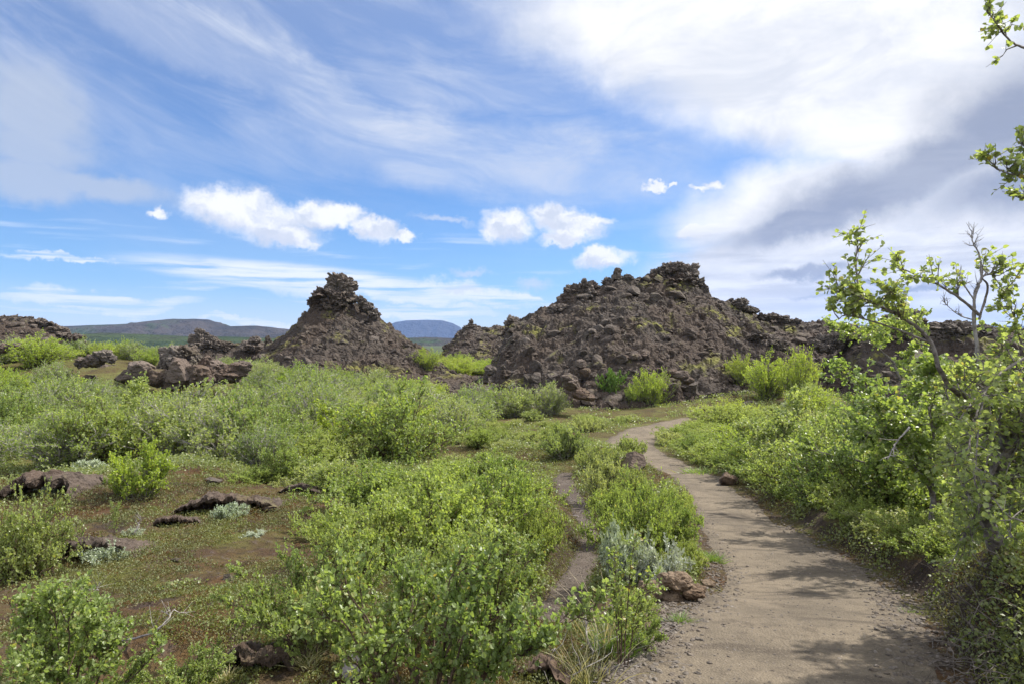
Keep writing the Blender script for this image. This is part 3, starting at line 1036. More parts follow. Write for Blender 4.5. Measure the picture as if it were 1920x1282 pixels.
crag("mushroom shaped lava knob on the right shoulder of the large hill", [(1391, 566, 16, 8), (1388, 576, 11, 10), (1405, 582, 14, 9)], 52.6, 8)
crag("rough lava lumps along the lowest right shoulder of the large hill", [(1448, 594, 14, 7), (1470, 598, 13, 7), (1492, 604, 11, 6), (1430, 596, 12, 8), (1530, 612, 15, 6)], 52.6, 9)
crag("dark split lava wall on the right flank of the large hill", [(1440, 640, 22, 12), (1462, 650, 20, 16), (1420, 628, 18, 9)], 47.5, 10)
crag("tall lava head standing on the ridge behind the birch branch", [(1700, 592, 20, 11), (1690, 606, 30, 14), (1660, 616, 28, 15), (1722, 606, 14, 18)], 41.6, 11)
crag("dark lava hump right of the tall head behind the birch", [(1775, 615, 26, 12), (1800, 622, 34, 14), (1755, 632, 20, 14), (1845, 628, 30, 13)], 41.6, 12)
crag("lava bluff on the ridge left of the tall head", [(1590, 632, 28, 15), (1566, 638, 24, 14), (1612, 650, 18, 18), (1545, 645, 22, 14)], 44, 13)
crag("dark lava rim along the top of the far left ridge", [(20, 606, 50, 11), (-40, 606, 50, 11), (75, 612, 30, 11), (110, 624, 26, 10), (140, 634, 20, 8)], 61.4, 14, jag=40)
crag("dark lava pinnacle standing in the gap beyond the left thicket", [(376, 627, 12, 12), (374, 642, 17, 16), (395, 640, 16, 12), (398, 652, 26, 14), (420, 650, 20, 11)], 65, 15)
crag("two small dark lava stubs right of the pinnacle", [(478, 636, 11, 8), (470, 648, 18, 10), (502, 634, 5, 5), (503, 644, 8, 8)], 64, 16)
crag("knobbly lava knoll with a thin spike between the two peaks", [(884, 605, 4, 8), (882, 618, 14, 10), (905, 624, 18, 9), (868, 630, 16, 10), (930, 628, 20, 10), (895, 636, 26, 11)], 83, 17)
crag("craggy lava spur at the left foot of the large hill", [(962, 606, 14, 12), (975, 614, 16, 14), (955, 622, 12, 12), (1000, 606, 16, 9)], 54, 18)
# the outcrop above the thicket
crag("tilted slabs of brown lava in the middle of the outcrop", [(342, 700, 40, 32), (312, 708, 28, 24), (368, 706, 34, 30), (330, 716, 34, 22)], 33.5, 21, M_SLAB, rough=0.08, jag=5, sub=4)
crag("dark broken lava block standing over the tilted slabs", [(328, 670, 28, 24), (352, 664, 22, 17), (314, 682, 20, 22), (368, 680, 22, 15)], 35, 22, M_CRAG, rough=0.25, jag=20)
crag("flat leaning slab at the left end of the outcrop", [(262, 696, 34, 20), (244, 706, 26, 18), (290, 708, 22, 24)], 33, 23, M_SLAB, rough=0.08, jag=3, sub=4)
crag("blocky lava rocks at the right end of the outcrop", [(404, 692, 28, 20), (436, 698, 30, 16), (388, 680, 16, 15), (424, 708, 30, 15), (452, 686, 20, 12)], 34.5, 24, M_SLAB, rough=0.14, jag=8, sub=4)
crag("dark broken rocks in the bushes left of the outcrop", [(196, 664, 18, 10), (176, 678, 20, 13), (152, 680, 15, 12), (205, 672, 14, 10), (168, 708, 14, 9)], 36, 25, M_CRAG, rough=0.22, jag=16, sub=4)
crag("grey lava rocks at the far left edge above the bushes", [(6, 652, 14, 10), (30, 648, 16, 7), (-20, 660, 20, 10)], 40, 26, M_SLAB, rough=0.15, jag=6, sub=4)
crag("dark stones poking out below the saddle", [(920, 694, 14, 10), (948, 702, 11, 10), (905, 712, 16, 9), (942, 688, 7, 6)], 42.5, 27, M_LAVA, rough=0.2, jag=8, sub=4)
crag("upright dark blocks at the left foot of the large hill", [(1074, 720, 18, 15), (1090, 736, 18, 13), (1060, 710, 14, 11), (1106, 746, 14, 8)], 36.5, 28, M_SLAB, rough=0.12, jag=8, sub=4)
crag("large block bedded low on the front of the large hill", [(1190, 668, 20, 9), (1206, 664, 14, 9), (1172, 672, 14, 8)], 43.5, 29, M_SLAB, rough=0.12, jag=6, sub=4)
crag("pointed brown block low on the left front of the large hill", [(1088, 682, 14, 12), (1080, 694, 13, 10), (1096, 696, 12, 10)], 41.5, 30, M_SLAB, rough=0.08, jag=3, sub=4)
crag("long leaning slab above the two bushes at the hill foot", [(1276, 704, 18, 11), (1290, 712, 14, 9), (1260, 698, 13, 7)], 41, 31, M_SLAB, rough=0.08, jag=3, sub=4)

# ------------------------------------------------------------------ ledges and stones close by


def stone(px, py, w, hgt, label, mat, seed, name="stone", depth=None, sink=0.25, sub=4, rough=0.10, rot=0.0, tilt=(0, 0), parts=1, dep=0.8, group=None, cuts=12):
    p = on_ground(px, py)
    sx = w / 2 / F * p[1]
    sz = hgt / 2 / F * p[1]
    r = np.random.default_rng(seed)
    V, Fa, off = [], [], 0
    for k in range(parts):
        v, f = rock_shape(sub, cuts, (0.45, 0.85), rough, 2.4, seed * 17 + k, (1, dep, 1))
        s = 1.0 if k == 0 else r.uniform(0.35, 0.65)
        v = v * s * np.array([sx, sx, sz]) + (0 if k == 0 else np.array([r.uniform(-0.8, 0.8) * sx, r.uniform(-0.5, 0.2) * sx, -sz * 0.2]))
        V.append(v); Fa.append(f + off); off += len(v)
    me = new_mesh(name, np.concatenate(V), [np.concatenate(Fa)], mat)
    o = link(name, me)
    o.location = (p[0], p[1], p[2] + sz * (1 - 2 * sink))
    o.rotation_euler = (tilt[0], tilt[1], rot)
    return tag(o, label, "rock", group)


def ledge(px, py, w, hgt, label, seed, mat=None, over=0.5, rot=0.0):
    """a crust of lava standing proud of the heath, hollow and dark beneath its front lip"""
    p = on_ground(px, py)
    L = w / F * p[1]
    T = hgt / F * p[1]
    n, m = 150, 44
    u = np.linspace(-1, 1, n)
    t = np.linspace(0, 1, m)
    U, Tt = np.meshgrid(u, t, indexing='ij')
    xs = U * L / 2
    end = np.sqrt(np.clip(1 - np.abs(U) ** 3, 0, 1))
    wob = fbm(U * 2.5 + seed, 0 * U, 0, 4, seed)
    lipz = T * (0.75 + 0.35 * wob) * end
    # profile: hollow foot -> lip -> back slope
    py_ = np.interp(Tt, [0, 0.2, 0.28, 0.36, 0.5, 1.0], [0.35, 0.30, 0.0, -0.03, 0.15, 1.0])
    pz_ = np.interp(Tt, [0, 0.2, 0.28, 0.36, 0.5, 1.0], [-0.35, 0.40, 0.62, 0.92, 1.0, -0.1])
    X = xs + 0.05 * L * fbm(U * 4, Tt * 2, 0, 3, seed + 2)
    Y = py_ * T * 3.0 + 0.25 * T * fbm(U * 5, Tt * 3, 0, 4, seed + 1) + 0.4 * T * wob
    Z = pz_ * lipz + 0.24 * T * fbm(U * L / T * 1.8, Tt * 7, 0, 5, seed + 4, 0.62, True) * end - 0.04 * (1 - end)
    me = new_mesh("lava_ledge", np.stack([X, Y, Z], -1).reshape(-1, 3), [grid_faces(n, m)], mat or M_SLABNEAR, smooth=False)
    o = link("lava_ledge", me)
    o.location = (p[0], p[1], p[2] - 0.02)
    o.rotation_euler = (0, 0, rot)
    return tag(o, label, "rock")


ledge(175, 1052, 170, 44, "thin brown lava ledge with a dark gap beneath, beside the left edge bush", 3, rot=0.05)
ledge(425, 962, 190, 42, "long cracked lava ledge with silver willow growing under its lip", 4, rot=0.12)
ledge(70, 935, 130, 60, "domed brown lava crust with a dark hollow near the left edge", 5, rot=-0.1)
ledge(160, 915, 110, 26, "low brown crust right of the domed lava crust", 6, rot=0.2)
ledge(470, 1262, 150, 50, "flat grey brown rock in the heath at the bottom of the photo", 7, rot=0.1)
ledge(330, 985, 90, 24, "short dark crust between the long cracked ledge and the bright bush", 9, rot=0.3)
ledge(560, 925, 90, 20, "thin dark crust on the mossy rim right of the long ledge", 10, rot=-0.2)
ledge(985, 1272, 170, 40, "eroded lip of brown earth at the bottom beside the gravel", 8, mat=M_SOIL, rot=-0.1)
crag("broken brown boulder with dark hollows beside the path", [(1264, 1090, 30, 21), (1226, 1106, 30, 21), (1298, 1108, 28, 16), (1254, 1124, 36, 15)], on_ground(1255, 1125)[1], 43, M_BOULDER, "boulder", rough=0.24, jag=6, sub=4)
stone(1325, 1098, 34, 22, "small brown stone at the path edge right of the broken boulder", M_BOULDER, 4)
stone(1312, 1060, 44, 26, "brown stone half buried in the verge above the broken boulder", M_BOULDER, 14)
stone(1212, 1182, 60, 40, "mossy brown stone on the gravel below the broken boulder", M_BOULDER, 5, tilt=(0.2, 0))
stone(1190, 884, 60, 50, "grey brown block beside the bend of the path", M_SLABNEAR, 6, parts=2, rough=0.08)
stone(1160, 876, 36, 28, "smaller block left of the block at the path bend", M_SLABNEAR, 7)
stone(1178, 908, 52, 30, "dark low stone below the block at the path bend", M_LAVA, 8)
stone(1318, 776, 40, 22, "brown stone where the path leaves behind the bushes", M_SLABNEAR, 9)
stone(1362, 908, 46, 34, "clod of dark brown earth on the right bank of the path", M_SOIL, 10, "earth_clod")
stone(660, 1272, 56, 56, "pale lichened stone under the foreground birch shrub", lava_mat("pale_stone", (0.13, 0.11, 0.10), (0.33, 0.30, 0.28), (0.2, 0.16, 0.14), 0, 0.9, 9), 11, rough=0.12)
stone(400, 908, 34, 20, "small dark stone above the long cracked ledge", M_LAVA, 12)
stone(1405, 762, 34, 18, "dark stone between the right hill bushes and the path end", M_LAVA, 13)
stone(1120, 800, 20, 10, "little dark stone in the scrub left of the far path", M_LAVA, 16)
stone(330, 1052, 22, 12, "flat grey stone bedded in bare soil in the middle of the left heath", M_LAVA, 18)
stone(395, 1120, 18, 10, "tiny flat stone below the bare soil patch of the left heath", M_SLABNEAR, 19)
stone(505, 958, 30, 18, "angular stone at the right end of the long cracked ledge", M_SLABNEAR, 20)
stone(1228, 1150, 22, 14, "pebble sized brown stone under the broken boulder", M_BOULDER, 21)
stone(428, 1088, 26, 20, "small dark lump in the reddish heath", M_LAVA, 17)

# ------------------------------------------------------------------ plants


def tubes(P0, P1, r0, r1, k=4):
    """P0,P1 (n,3) -> k-sided tapered sticks"""
    d = unit(P1 - P0)
    ref = np.where(np.abs(d[:, 2:3]) < 0.9, np.array([[0, 0, 1.0]]), np.array([[1.0, 0, 0]]))
    a = unit(np.cross(d, ref)); b = np.cross(d, a)
    n = len(P0)
    th = np.arange(k) * 2 * np.pi / k
    ring = a[:, None, :] * np.cos(th)[None, :, None] + b[:, None, :] * np.sin(th)[None, :, None]
    V = np.concatenate([P0[:, None] + ring * np.reshape(r0, (-1, 1, 1)), P1[:, None] + ring * np.reshape(r1, (-1, 1, 1))], 1).reshape(-1, 3)
    i = np.arange(k); j = (i + 1) % k
    q = np.stack([i, j, j + k, i + k], 1)
    Fq = (q[None] + (np.arange(n) * 2 * k)[:, None, None]).reshape(-1, 4)
    return V, Fq


def leaves(P, D, N, s, kind='ovate', aspect=0.78):
    D = unit(D); B = unit(np.cross(D, N)); N = np.cross(B, D)
    n = len(P)
    s = np.reshape(s, (-1, 1))
    if kind == 'ovate':
        pts = [(0, 0, 0), (0.30, 0.5, 0.10), (0.70, 0.38, 0.10), (1.05, 0, -0.04), (0.70, -0.38, 0.10), (0.30, -0.5, 0.10)]
        fs = [(0, 1, 2, 3), (0, 3, 4, 5)]
    elif kind == 'long':
        pts = [(0, 0, 0), (0.35, 0.22, 0.05), (0.75, 0.18, 0.05), (1.1, 0, 0), (0.75, -0.18, 0.05), (0.35, -0.22, 0.05)]
        fs = [(0, 1, 2, 3), (0, 3, 4, 5)]
    else:
        pts = [(0, 0, 0), (0.5, 0.45, 0.08), (1.05, 0, 0), (0.5, -0.45, 0.08)]
        fs = [(0, 1, 2, 3)]
    m = len(pts)
    V = np.stack([P + s * (a * D + b * aspect * 1.25 * B + c * N) for a, b, c in pts], 1).reshape(-1, 3)
    fa = np.array(fs)
    Fq = (fa[None] + (np.arange(n) * m)[:, None, None]).reshape(-1, 4)
    return V, Fq


def bez(a, b, c, t):
    t = t[:, None, None]
    return ((1 - t) ** 2 * a[None] + 2 * t * (1 - t) * b[None] + t ** 2 * c[None])    # (T,n,3)


def plant(name, r, n_stem=14, Rr=1.0, Hh=1.2, n_side=9, n_twig=7, leaf=0.05, per_twig=6, kind='ovate', upright=0.5, mats=None, stem_r=0.012, jit=1.0, twigL=0.16, sideL=0.34, dead=0.0, low=0.0, flat=0.55, smooth=True, lobes=True):
    """multi-stemmed shrub -> (leaf mesh, stem mesh)"""
    az = r.uniform(0, 2 * np.pi, n_stem)
    rad = np.sqrt(r.uniform(0.0, 1, n_stem)) * Rr
    lob = 1 + (0.28 * np.sin(az * 2 + r.uniform(0, 6)) + 0.18 * np.sin(az * 5 + r.uniform(0, 6))) if lobes else np.ones(n_stem)
    top = np.stack([rad * np.cos(az) * lob, rad * np.sin(az) * lob, Hh * (1 - flat * (rad / Rr) ** 2) * r.uniform(0.72, 1.08, n_stem)], 1)
    base = np.stack([np.cos(az), np.sin(az), 0 * az], 1) * (rad * 0.22)[:, None] + r.normal(0, 0.03 * Rr, (n_stem, 3)) * [1, 1, 0]
    base[:, 2] = -0.05
    ctrl = base + (top - base) * np.array([0.35, 0.35, 0.62]) * r.uniform(0.7, 1.3, (n_stem, 3)) + r.normal(0, 0.06, (n_stem, 3)) * Rr
    T = np.linspace(0, 1, 7)
    st = bez(base, ctrl, top, T)
    st[1:-1] += r.normal(0, 0.018 * Rr, st[1:-1].shape) * jit
    SV, SF, off = [], [], 0

    def add_tubes(p0, p1, a, b, k=4):
        nonlocal off
        v, f = tubes(p0, p1, a, b, k)
        SV.append(v); SF.append(f + off); off += len(v)
    for i in range(6):
        w0, w1 = stem_r * (1 - 0.8 * T[i]), stem_r * (1 - 0.8 * T[i + 1])
        add_tubes(st[i], st[i + 1], np.full(n_stem, w0), np.full(n_stem, w1), 5)
    # side branches
    ns = n_stem * n_side
    si = np.repeat(np.arange(n_stem), n_side)
    t = r.uniform(0.22 - 0.2 * low, 1.0, ns)
    k = np.clip((t * 6).astype(int), 0, 5); fr = (t * 6 - k)[:, None]
    p0 = st[k, si] * (1 - fr) + st[k + 1, si] * fr
    tang = unit(st[k + 1, si] - st[k, si])
    outw = unit(p0 * [1, 1, 0.0] + r.normal(0, 0.35, (ns, 3)) * Rr)
    d = unit(tang * 0.6 + outw * 0.8 + r.normal(0, 0.45, (ns, 3)) + np.array([0, 0, upright]))
    L = sideL * r.uniform(0.5, 1.2, ns) * (1.15 - 0.5 * t)
    mid = p0 + d * (L * 0.5)[:, None]
    d2 = unit(d + r.normal(0, 0.25, (ns, 3)) + np.array([0, 0, upright * 0.5]))
    p1 = mid + d2 * (L * 0.5)[:, None]
    add_tubes(p0, mid, np.full(ns, stem_r * 0.42), np.full(ns, stem_r * 0.3), 3)
    add_tubes(mid, p1, np.full(ns, stem_r * 0.3), np.full(ns, stem_r * 0.18), 3)
    # twigs
    nt = ns * n_twig
    ti = np.repeat(np.arange(ns), n_twig)
    u = r.uniform(0.1, 1.0, nt)[:, None]
    q0 = np.where(u < 0.5, p0[ti] * (1 - 2 * u) + mid[ti] * 2 * u, mid[ti] * (2 - 2 * u) + p1[ti] * (2 * u - 1))
    dd = unit(d2[ti] * 0.9 + r.normal(0, 0.55, (nt, 3)) + np.array([0, 0, upright * 0.7]))
    tl = twigL * r.uniform(0.4, 1.2, nt)
    q1 = q0 + dd * tl[:, None]
    q0[:, 2] = np.maximum(q0[:, 2], 0.01); q1[:, 2] = np.maximum(q1[:, 2], 0.02)
    add_tubes(q0, q1, np.full(nt, stem_r * 0.16), np.full(nt, stem_r * 0.08), 3)
    # leaves
    nl = nt * per_twig
    li = np.repeat(np.arange(nt), per_twig)
    w = r.uniform(0.1, 1.05, nl)[:, None]
    lp = q0[li] * (1 - w) + q1[li] * w
    ld = unit(dd[li] * 0.7 + r.normal(0, 0.75, (nl, 3)))
    ln = unit(r.normal(0, 0.62, (nl, 3)) + np.array([0, 0, 1.0]))
    ls = leaf * r.uniform(0.6, 1.2, nl)
    if dead:
        ok = r.uniform(size=nl) > dead
        lp, ld, ln, ls = lp[ok], ld[ok], ln[ok], ls[ok]
    LV, LF = leaves(lp, ld, ln, ls, kind)
    lm, sm = mats
    me_l = new_mesh("foliage", LV, [LF], lm, smooth=False)
    me_s = new_mesh("stem", np.concatenate(SV), [np.concatenate(SF)], sm, smooth=False)
    return me_l, me_s


def family(n, seed, **kw):
    return [plant("p", np.random.default_rng(seed + k), **kw) for k in range(n)]


# each family is about 1 m in radius before scaling (scale = radius)
FAM = {
    'near': family(4, 100, n_stem=17, Rr=1.0, Hh=1.15, n_side=11, n_twig=9, leaf=0.034, per_twig=8, stem_r=0.014, upright=0.35, mats=(M_LEAFN, M_TWIG), twigL=0.15),
    'mid': family(4, 200, n_stem=38, Rr=1.0, Hh=1.0, n_side=9, n_twig=7, leaf=0.036, per_twig=6, stem_r=0.012, upright=0.25, mats=(M_LEAF, M_TWIG), low=1),
    'low': family(4, 250, n_stem=60, Rr=1.0, Hh=0.75, n_side=8, n_twig=7, leaf=0.030, per_twig=7, stem_r=0.009, upright=0.4, mats=(M_LEAFF, M_TWIG), low=1, twigL=0.12, sideL=0.28, flat=0.45),
    'scrub': family(3, 300, n_stem=40, Rr=1.0, Hh=0.62, n_side=8, n_twig=6, leaf=0.040, per_twig=6, stem_r=0.011, upright=0.6, mats=(M_LEAFP, M_BARK), low=1, twigL=0.13),
    'bright': family(3, 400, n_stem=24, Rr=1.0, Hh=1.25, n_side=10, n_twig=7, leaf=0.048, per_twig=6, stem_r=0.014, upright=0.6, mats=(M_LEAFB, M_BARK), low=1),
    'far': family(5, 500, n_stem=60, Rr=1.0, Hh=1.0, n_side=8, n_twig=5, leaf=0.038, per_twig=6, kind='diamond', stem_r=0.018, upright=0.3, mats=(M_LEAF, M_PALE), low=1),
    'farb': family(4, 600, n_stem=60, Rr=1.0, Hh=1.0, n_side=8, n_twig=5, leaf=0.038, per_twig=6, kind='diamond', stem_r=0.012, upright=0.4, mats=(M_LEAFB, M_BARK), low=1),
    'dark': family(2, 700, n_stem=22, Rr=1.0, Hh=1.3, n_side=9, n_twig=6, leaf=0.055, per_twig=7, kind='diamond', stem_r=0.012, upright=0.9, mats=(M_LEAFG, M_TWIG), low=1),
    'silver': family(2, 800, n_stem=20, Rr=1.0, Hh=0.62, n_side=8, n_twig=6, leaf=0.085, per_twig=6, kind='long', stem_r=0.012, upright=0.5, mats=(M_SILVER, M_DEAD), low=1),
    'sapling': family(3, 900, n_stem=5, Rr=0.55, Hh=2.0, n_side=11, n_twig=5, leaf=0.055, per_twig=4, stem_r=0.014, upright=0.5, mats=(M_LEAFN, M_TWIG), twigL=0.16, sideL=0.3, flat=0.3),
}
USED = {k: 0 for k in FAM}
SHRUBS = []


def shrub(fam, p, rad, hs=1.0, label=None, group=None, name="birch_shrub", cat="shrub", rot=None, deadwood=False, wide=1.0):
    ms = FAM[fam]
    i = USED[fam] % len(ms)
    USED[fam] += 1
    ml, mst = ms[i]
    e = link(name, None)
    e.location = (p[0], p[1], p[2] - 0.03)
    e.rotation_euler = (0, 0, random.uniform(0, 6.28) if rot is None else rot)
    e.scale = (rad * wide, rad, rad * hs)
    link("foliage", ml, e)
    link("stem", mst, e)
    tag(e, label, cat, group)
    SHRUBS.append((p[0], p[1], rad))
    return e


def at_px(fam, px, py, w, h, label, name="birch_shrub", cat="shrub", group=None, hills=False, dmax=90):
    """w, h: size in the photograph (pixels); px, py: middle of its foot"""
    p = on_ground(px, py, hills, dmax)
    natH = {'near': 1.15, 'mid': 1.0, 'low': 0.75, 'scrub': 0.62, 'bright': 1.25, 'far': 1.05, 'farb': 1.05, 'dark': 1.3, 'silver': 0.62, 'sapling': 2.0}[fam]
    natR = {'sapling': 0.75}.get(fam, 1.22)
    rad = (w / 2 / F * p[1]) / natR
    hh = h / F * p[1] / (natH * 1.12)
    return shrub(fam, p, rad, hh / rad, label, group, name, cat)


P_ = at_px
# --- foreground, left and middle
P_('near', 800, 1330, 620, 400, "big glossy leaved birch shrub filling the bottom middle of the photo")
P_('near', 590, 1215, 320, 260, "leafy birch shrub behind the left part of the big foreground shrub")
P_('near', 920, 1175, 330, 230, "birch shrub with yellowing leaf tips right behind the big foreground shrub")
P_('near', 110, 1375, 520, 330, "low birch shrub with curling grey twigs in the bottom left corner")
P_('near', 330, 1330, 260, 150, "small birch sprays right of the bottom left corner shrub")
P_('mid', 40, 1085, 220, 175, "rounded green birch bush cut by the left edge above the thin ledge")
P_('low', 810, 1060, 420, 190, "wide low birch thicket in the middle of the foreground, its nearer half")
P_('low', 700, 1075, 260, 130, "fine leaved birch mat at the left end of the foreground thicket")
P_('low', 800, 1000, 330, 110, "fine leaved birch mat across the top of the foreground thicket")
P_('low', 960, 965, 200, 80, "pale fine leaved mat at the upper right of the foreground thicket")
P_('low', 640, 1010, 200, 70, "pale birch mat reaching left over the reddish heath")
P_('low', 1000, 1060, 150, 120, "fine leaved birch mat leaning over the dark side path")
P_('low', 880, 1100, 260, 120, "yellow tipped birch mat between the big shrub and the thicket")
P_('low', 1165, 985, 140, 80, "fine leaved mat on the strip between the two paths")
P_('low', 1265, 985, 120, 80, "fine leaved mat touching the left rim of the main path")
P_('low', 1290, 1070, 110, 60, "fine leaved mat beside the bright grass fringe")
P_('low', 950, 1030, 240, 170, "birch thicket bordering the left side of the dark side path")
P_('low', 720, 970, 280, 110, "low yellow green birch mat above the foreground thicket")
P_('low', 870, 975, 300, 120, "low birch mat with bare twigs behind the foreground thicket")
P_('sapling', 590, 1200, 110, 250, "slender young birch with dark bare stems left of the big foreground shrub", "birch_sapling", "sapling")
P_('sapling', 1165, 1250, 170, 300, "arching young birch between dark side path and gravel", "birch_sapling", "sapling")
P_('sapling', 160, 1200, 60, 80, "thin birch shoot on the heath above the corner shrub", "birch_sapling", "sapling")
P_('sapling', 215, 1000, 36, 90, "single thin birch shoot below the bright young bush", "birch_sapling", "sapling")
P_('near', 1190, 1215, 150, 130, "small bright birch clump below the silver willows beside the gravel")
P_('low', 1200, 1065, 230, 170, "dense round birch bush between dark side path and main path")
P_('low', 1250, 1030, 160, 110, "birch bush bulging over the left edge of the main path")
P_('low', 1150, 1000, 110, 90, "birch bush beside the dark side path, back of the dense round bush")
P_('silver', 1165, 1090, 150, 105, "silver leaved willow beside the dark side path", "willow_shrub")
P_('silver', 1240, 1106, 160, 85, "silver leaved willow at the foot of the dense round bush", "willow_shrub")
P_('scrub', 1135, 935, 130, 70, "greyish scrub bush on the strip between the two paths")
P_('scrub', 1185, 935, 100, 60, "scrub bush on the strip between the paths beside the dark stone")
P_('scrub', 1120, 890, 100, 60, "pale scrub bush at the head of the dark side path")
P_('scrub', 1060, 860, 130, 60, "pale round scrub bush left of the block at the path bend")
P_('scrub', 1180, 862, 90, 44, "scrub tuft just left of the path bend")
P_('bright', 262, 932, 160, 120, "bright yellow green young birch bush standing alone before the left thicket")
P_('bright', 228, 925, 70, 60, "small yellow green offshoot at the left foot of the bright bush")
P_('silver', 430, 972, 90, 30, "silver willow tuft under the long cracked ledge", "willow_shrub")
P_('silver', 205, 1050, 120, 34, "silver willow tuft in front of the thin ledge", "willow_shrub")
P_('silver', 92, 930, 60, 36, "silver willow tuft on the domed crust", "willow_shrub")
P_('silver', 250, 1000, 50, 14, "small silver willow mat in the heath centre left", "willow_shrub")
P_('silver', 170, 885, 90, 24, "silver willow mat at the foot of the left thicket", "willow_shrub")
P_('silver', 480, 1005, 60, 14, "silver green willow mat right below the long ledge", "willow_shrub")
P_('mid', 540, 905, 150, 90, "birch bush at the open right end of the left thicket's foot")
P_('mid', 620, 925, 130, 60, "low birch bush on the mossy rim above the long ledge")
P_('scrub', 690, 930, 130, 40, "low yellowish scrub on the moss right of the rim bush")
P_('mid', 745, 868, 270, 150, "large rounded birch bush at the right end of the left thicket, dark at its foot")
P_('far', 350, 866, 260, 160, "tall dense birch bush in the middle front of the left thicket")
P_('mid', 480, 868, 200, 130, "birch bush with pale stems right of the tall dense thicket bush")
P_('far', 130, 880, 260, 130, "spreading birch bush at the front left of the left thicket")
P_('farb', 560, 745, 130, 70, "light green bush above the thicket, just left of the cone's foot")
P_('far', 860, 800, 150, 60, "feathery low bush where the thicket meets the open heath")
# --- row at the hill foot and single bushes by the hill
P_('dark', 1148, 742, 66, 62, "dark green bush at the front foot of the large hill", hills=True)
P_('farb', 1222, 758, 92, 76, "pale green bush right of the dark green one at the hill foot", hills=True)
P_('farb', 1190, 756, 50, 44, "small pale bush between the two hill foot bushes", hills=True)
P_('farb', 800, 694, 66, 46, "bright bush in the gap at the right foot of the cone", hills=True)
P_('far', 900, 782, 130, 74, "green bush in the row below the saddle, left one")
P_('far', 965, 780, 130, 68, "green bush in the row below the saddle, middle one")
P_('far', 1030, 776, 100, 64, "green bush in the row below the saddle, right one next to the dark blocks")

P_('farb', 1440, 745, 130, 90, "broad light green bush at the right foot of the large hill")
P_('farb', 1500, 752, 100, 116, "tall light green bush right of the broad one under the hill", hills=True)
P_('farb', 1395, 722, 70, 66, "light green bush climbing the foot of the large hill's right flank", hills=True)
P_('far', 1520, 770, 90, 60, "darker green bush in front of the tall light one")
P_('silver', 1475, 772, 46, 20, "small silver willow at the end of the right thicket", "willow_shrub")

# --- zones filled by eye: (family choices, px range, base row range, radius m range, height scale, count, label, group)


def inside(px, py, poly):
    n = len(poly); c = False; j = n - 1
    for i in range(n):
        xi, yi = poly[i]; xj, yj = poly[j]
        if (yi > py) != (yj > py) and px < (xj - xi) * (py - yi) / (yj - yi) + xi:
            c = not c
        j = i
    return c


def ground_px(p):
    return 960 + p[0] / p[1] * F, 641 - (p[2] - EYE) / p[1] * F


def fill(poly, fams, rad, hs, n, label, group, spacing=0.62, seed=0, name="birch_shrub", dmax=90, words=None, clear=0.55):
    """scatter shrubs whose feet lie in a region of the ground (given by its outline as seen in the photograph)"""
    r = random.Random(seed)
    xs = [q[0] for q in poly]; ys = [q[1] for q in poly]
    # ground outline
    W = [on_ground(a, b, False, dmax) for a, b in poly]
    gx0, gx1 = min(w[0] for w in W), max(w[0] for w in W)
    gy0, gy1 = min(w[1] for w in W), max(w[1] for w in W)
    gp = [(w[0], w[1]) for w in W]
    put, tries = [], 0
    while len(put) < n and tries < 6000:
        tries += 1
        x, y = r.uniform(gx0, gx1), r.uniform(gy0, gy1)
        if not inside(x, y, gp):
            continue
        q = r.uniform(*rad)
        if any((x - a) ** 2 + (y - b) ** 2 < (spacing * (q + c)) ** 2 for a, b, c in put):
            continue
        dd, sd_, hw = near_curve(np.array([x]), np.array([y]), PC)
        if dd[0] < hw[0] + q * clear + 0.1:
            continue
        td, _, tw = near_curve(np.array([x]), np.array([y]), TCN)
        if td[0] < tw[0] + q * 0.5:
            continue
        gx, gy = ground_px((x, y, float(H(np.array([x]), np.array([y]), False)[0])))
        if (120 < gx < 475 and gy < 752) or (225 < gx < 455 and gy < 790):
            continue
        put.append((x, y, q))
    made = []
    for x, y, q in put:
        z = float(H(np.array([x]), np.array([y]), False)[0])
        f = r.choice(fams)
        made.append((x, y, shrub(f, (x, y, z), q, r.uniform(*hs), label, group, name)))
    rank_labels(made, label)
    return put


ORD = "first second third fourth fifth sixth seventh eighth ninth tenth eleventh twelfth thirteenth fourteenth fifteenth sixteenth".split()


def rank_labels(made, label, per=9):
    """made: [(x, y, object)] -> nearest rank first, each rank counted from the left"""
    made = sorted(made, key=lambda m: m[1])
    n = max(1, round(len(made) / per))
    for k in range(n):
        row = sorted(made[k * len(made) // n:(k + 1) * len(made) // n], key=lambda m: m[0] / m[1])
        for i, m in enumerate(row):
            t = ["front rank", "second rank", "third rank", "fourth rank", "fifth rank", "sixth rank", "seventh rank", "eighth rank"][k] if n > 1 else "row"
            m[2]['label'] = f"{ORD[min(i, 15)]} from left, {t}, {label}"


# left thicket, from its front edge back to the outcrop
fill([(-60, 890), (520, 880), (700, 862), (840, 850), (760, 800), (300, 800), (-60, 800)], ['mid', 'far', 'far', 'far', 'mid', 'scrub', 'bright', 'low', 'mid'], (0.8, 1.5), (0.75, 1.3), 44,
     "green birch of the near left thicket", "birch shrubs of the left thicket", seed=1)
fill([(-60, 800), (760, 800), (860, 830), (870, 770), (640, 730), (300, 745), (-60, 760)], ['far', 'far', 'farb', 'scrub', 'far', 'mid', 'far'], (0.9, 1.8), (0.7, 1.2), 56,
     "green birch of the far left thicket", "birch shrubs of the left thicket", seed=2)
fill([(-80, 760), (200, 745), (300, 740), (230, 718), (100, 725), (-80, 728)], ['farb', 'farb', 'far'], (1.1, 1.9), (0.8, 1.15), 20,
     "birch left of the outcrop", "birch shrubs on the left slope", seed=3)

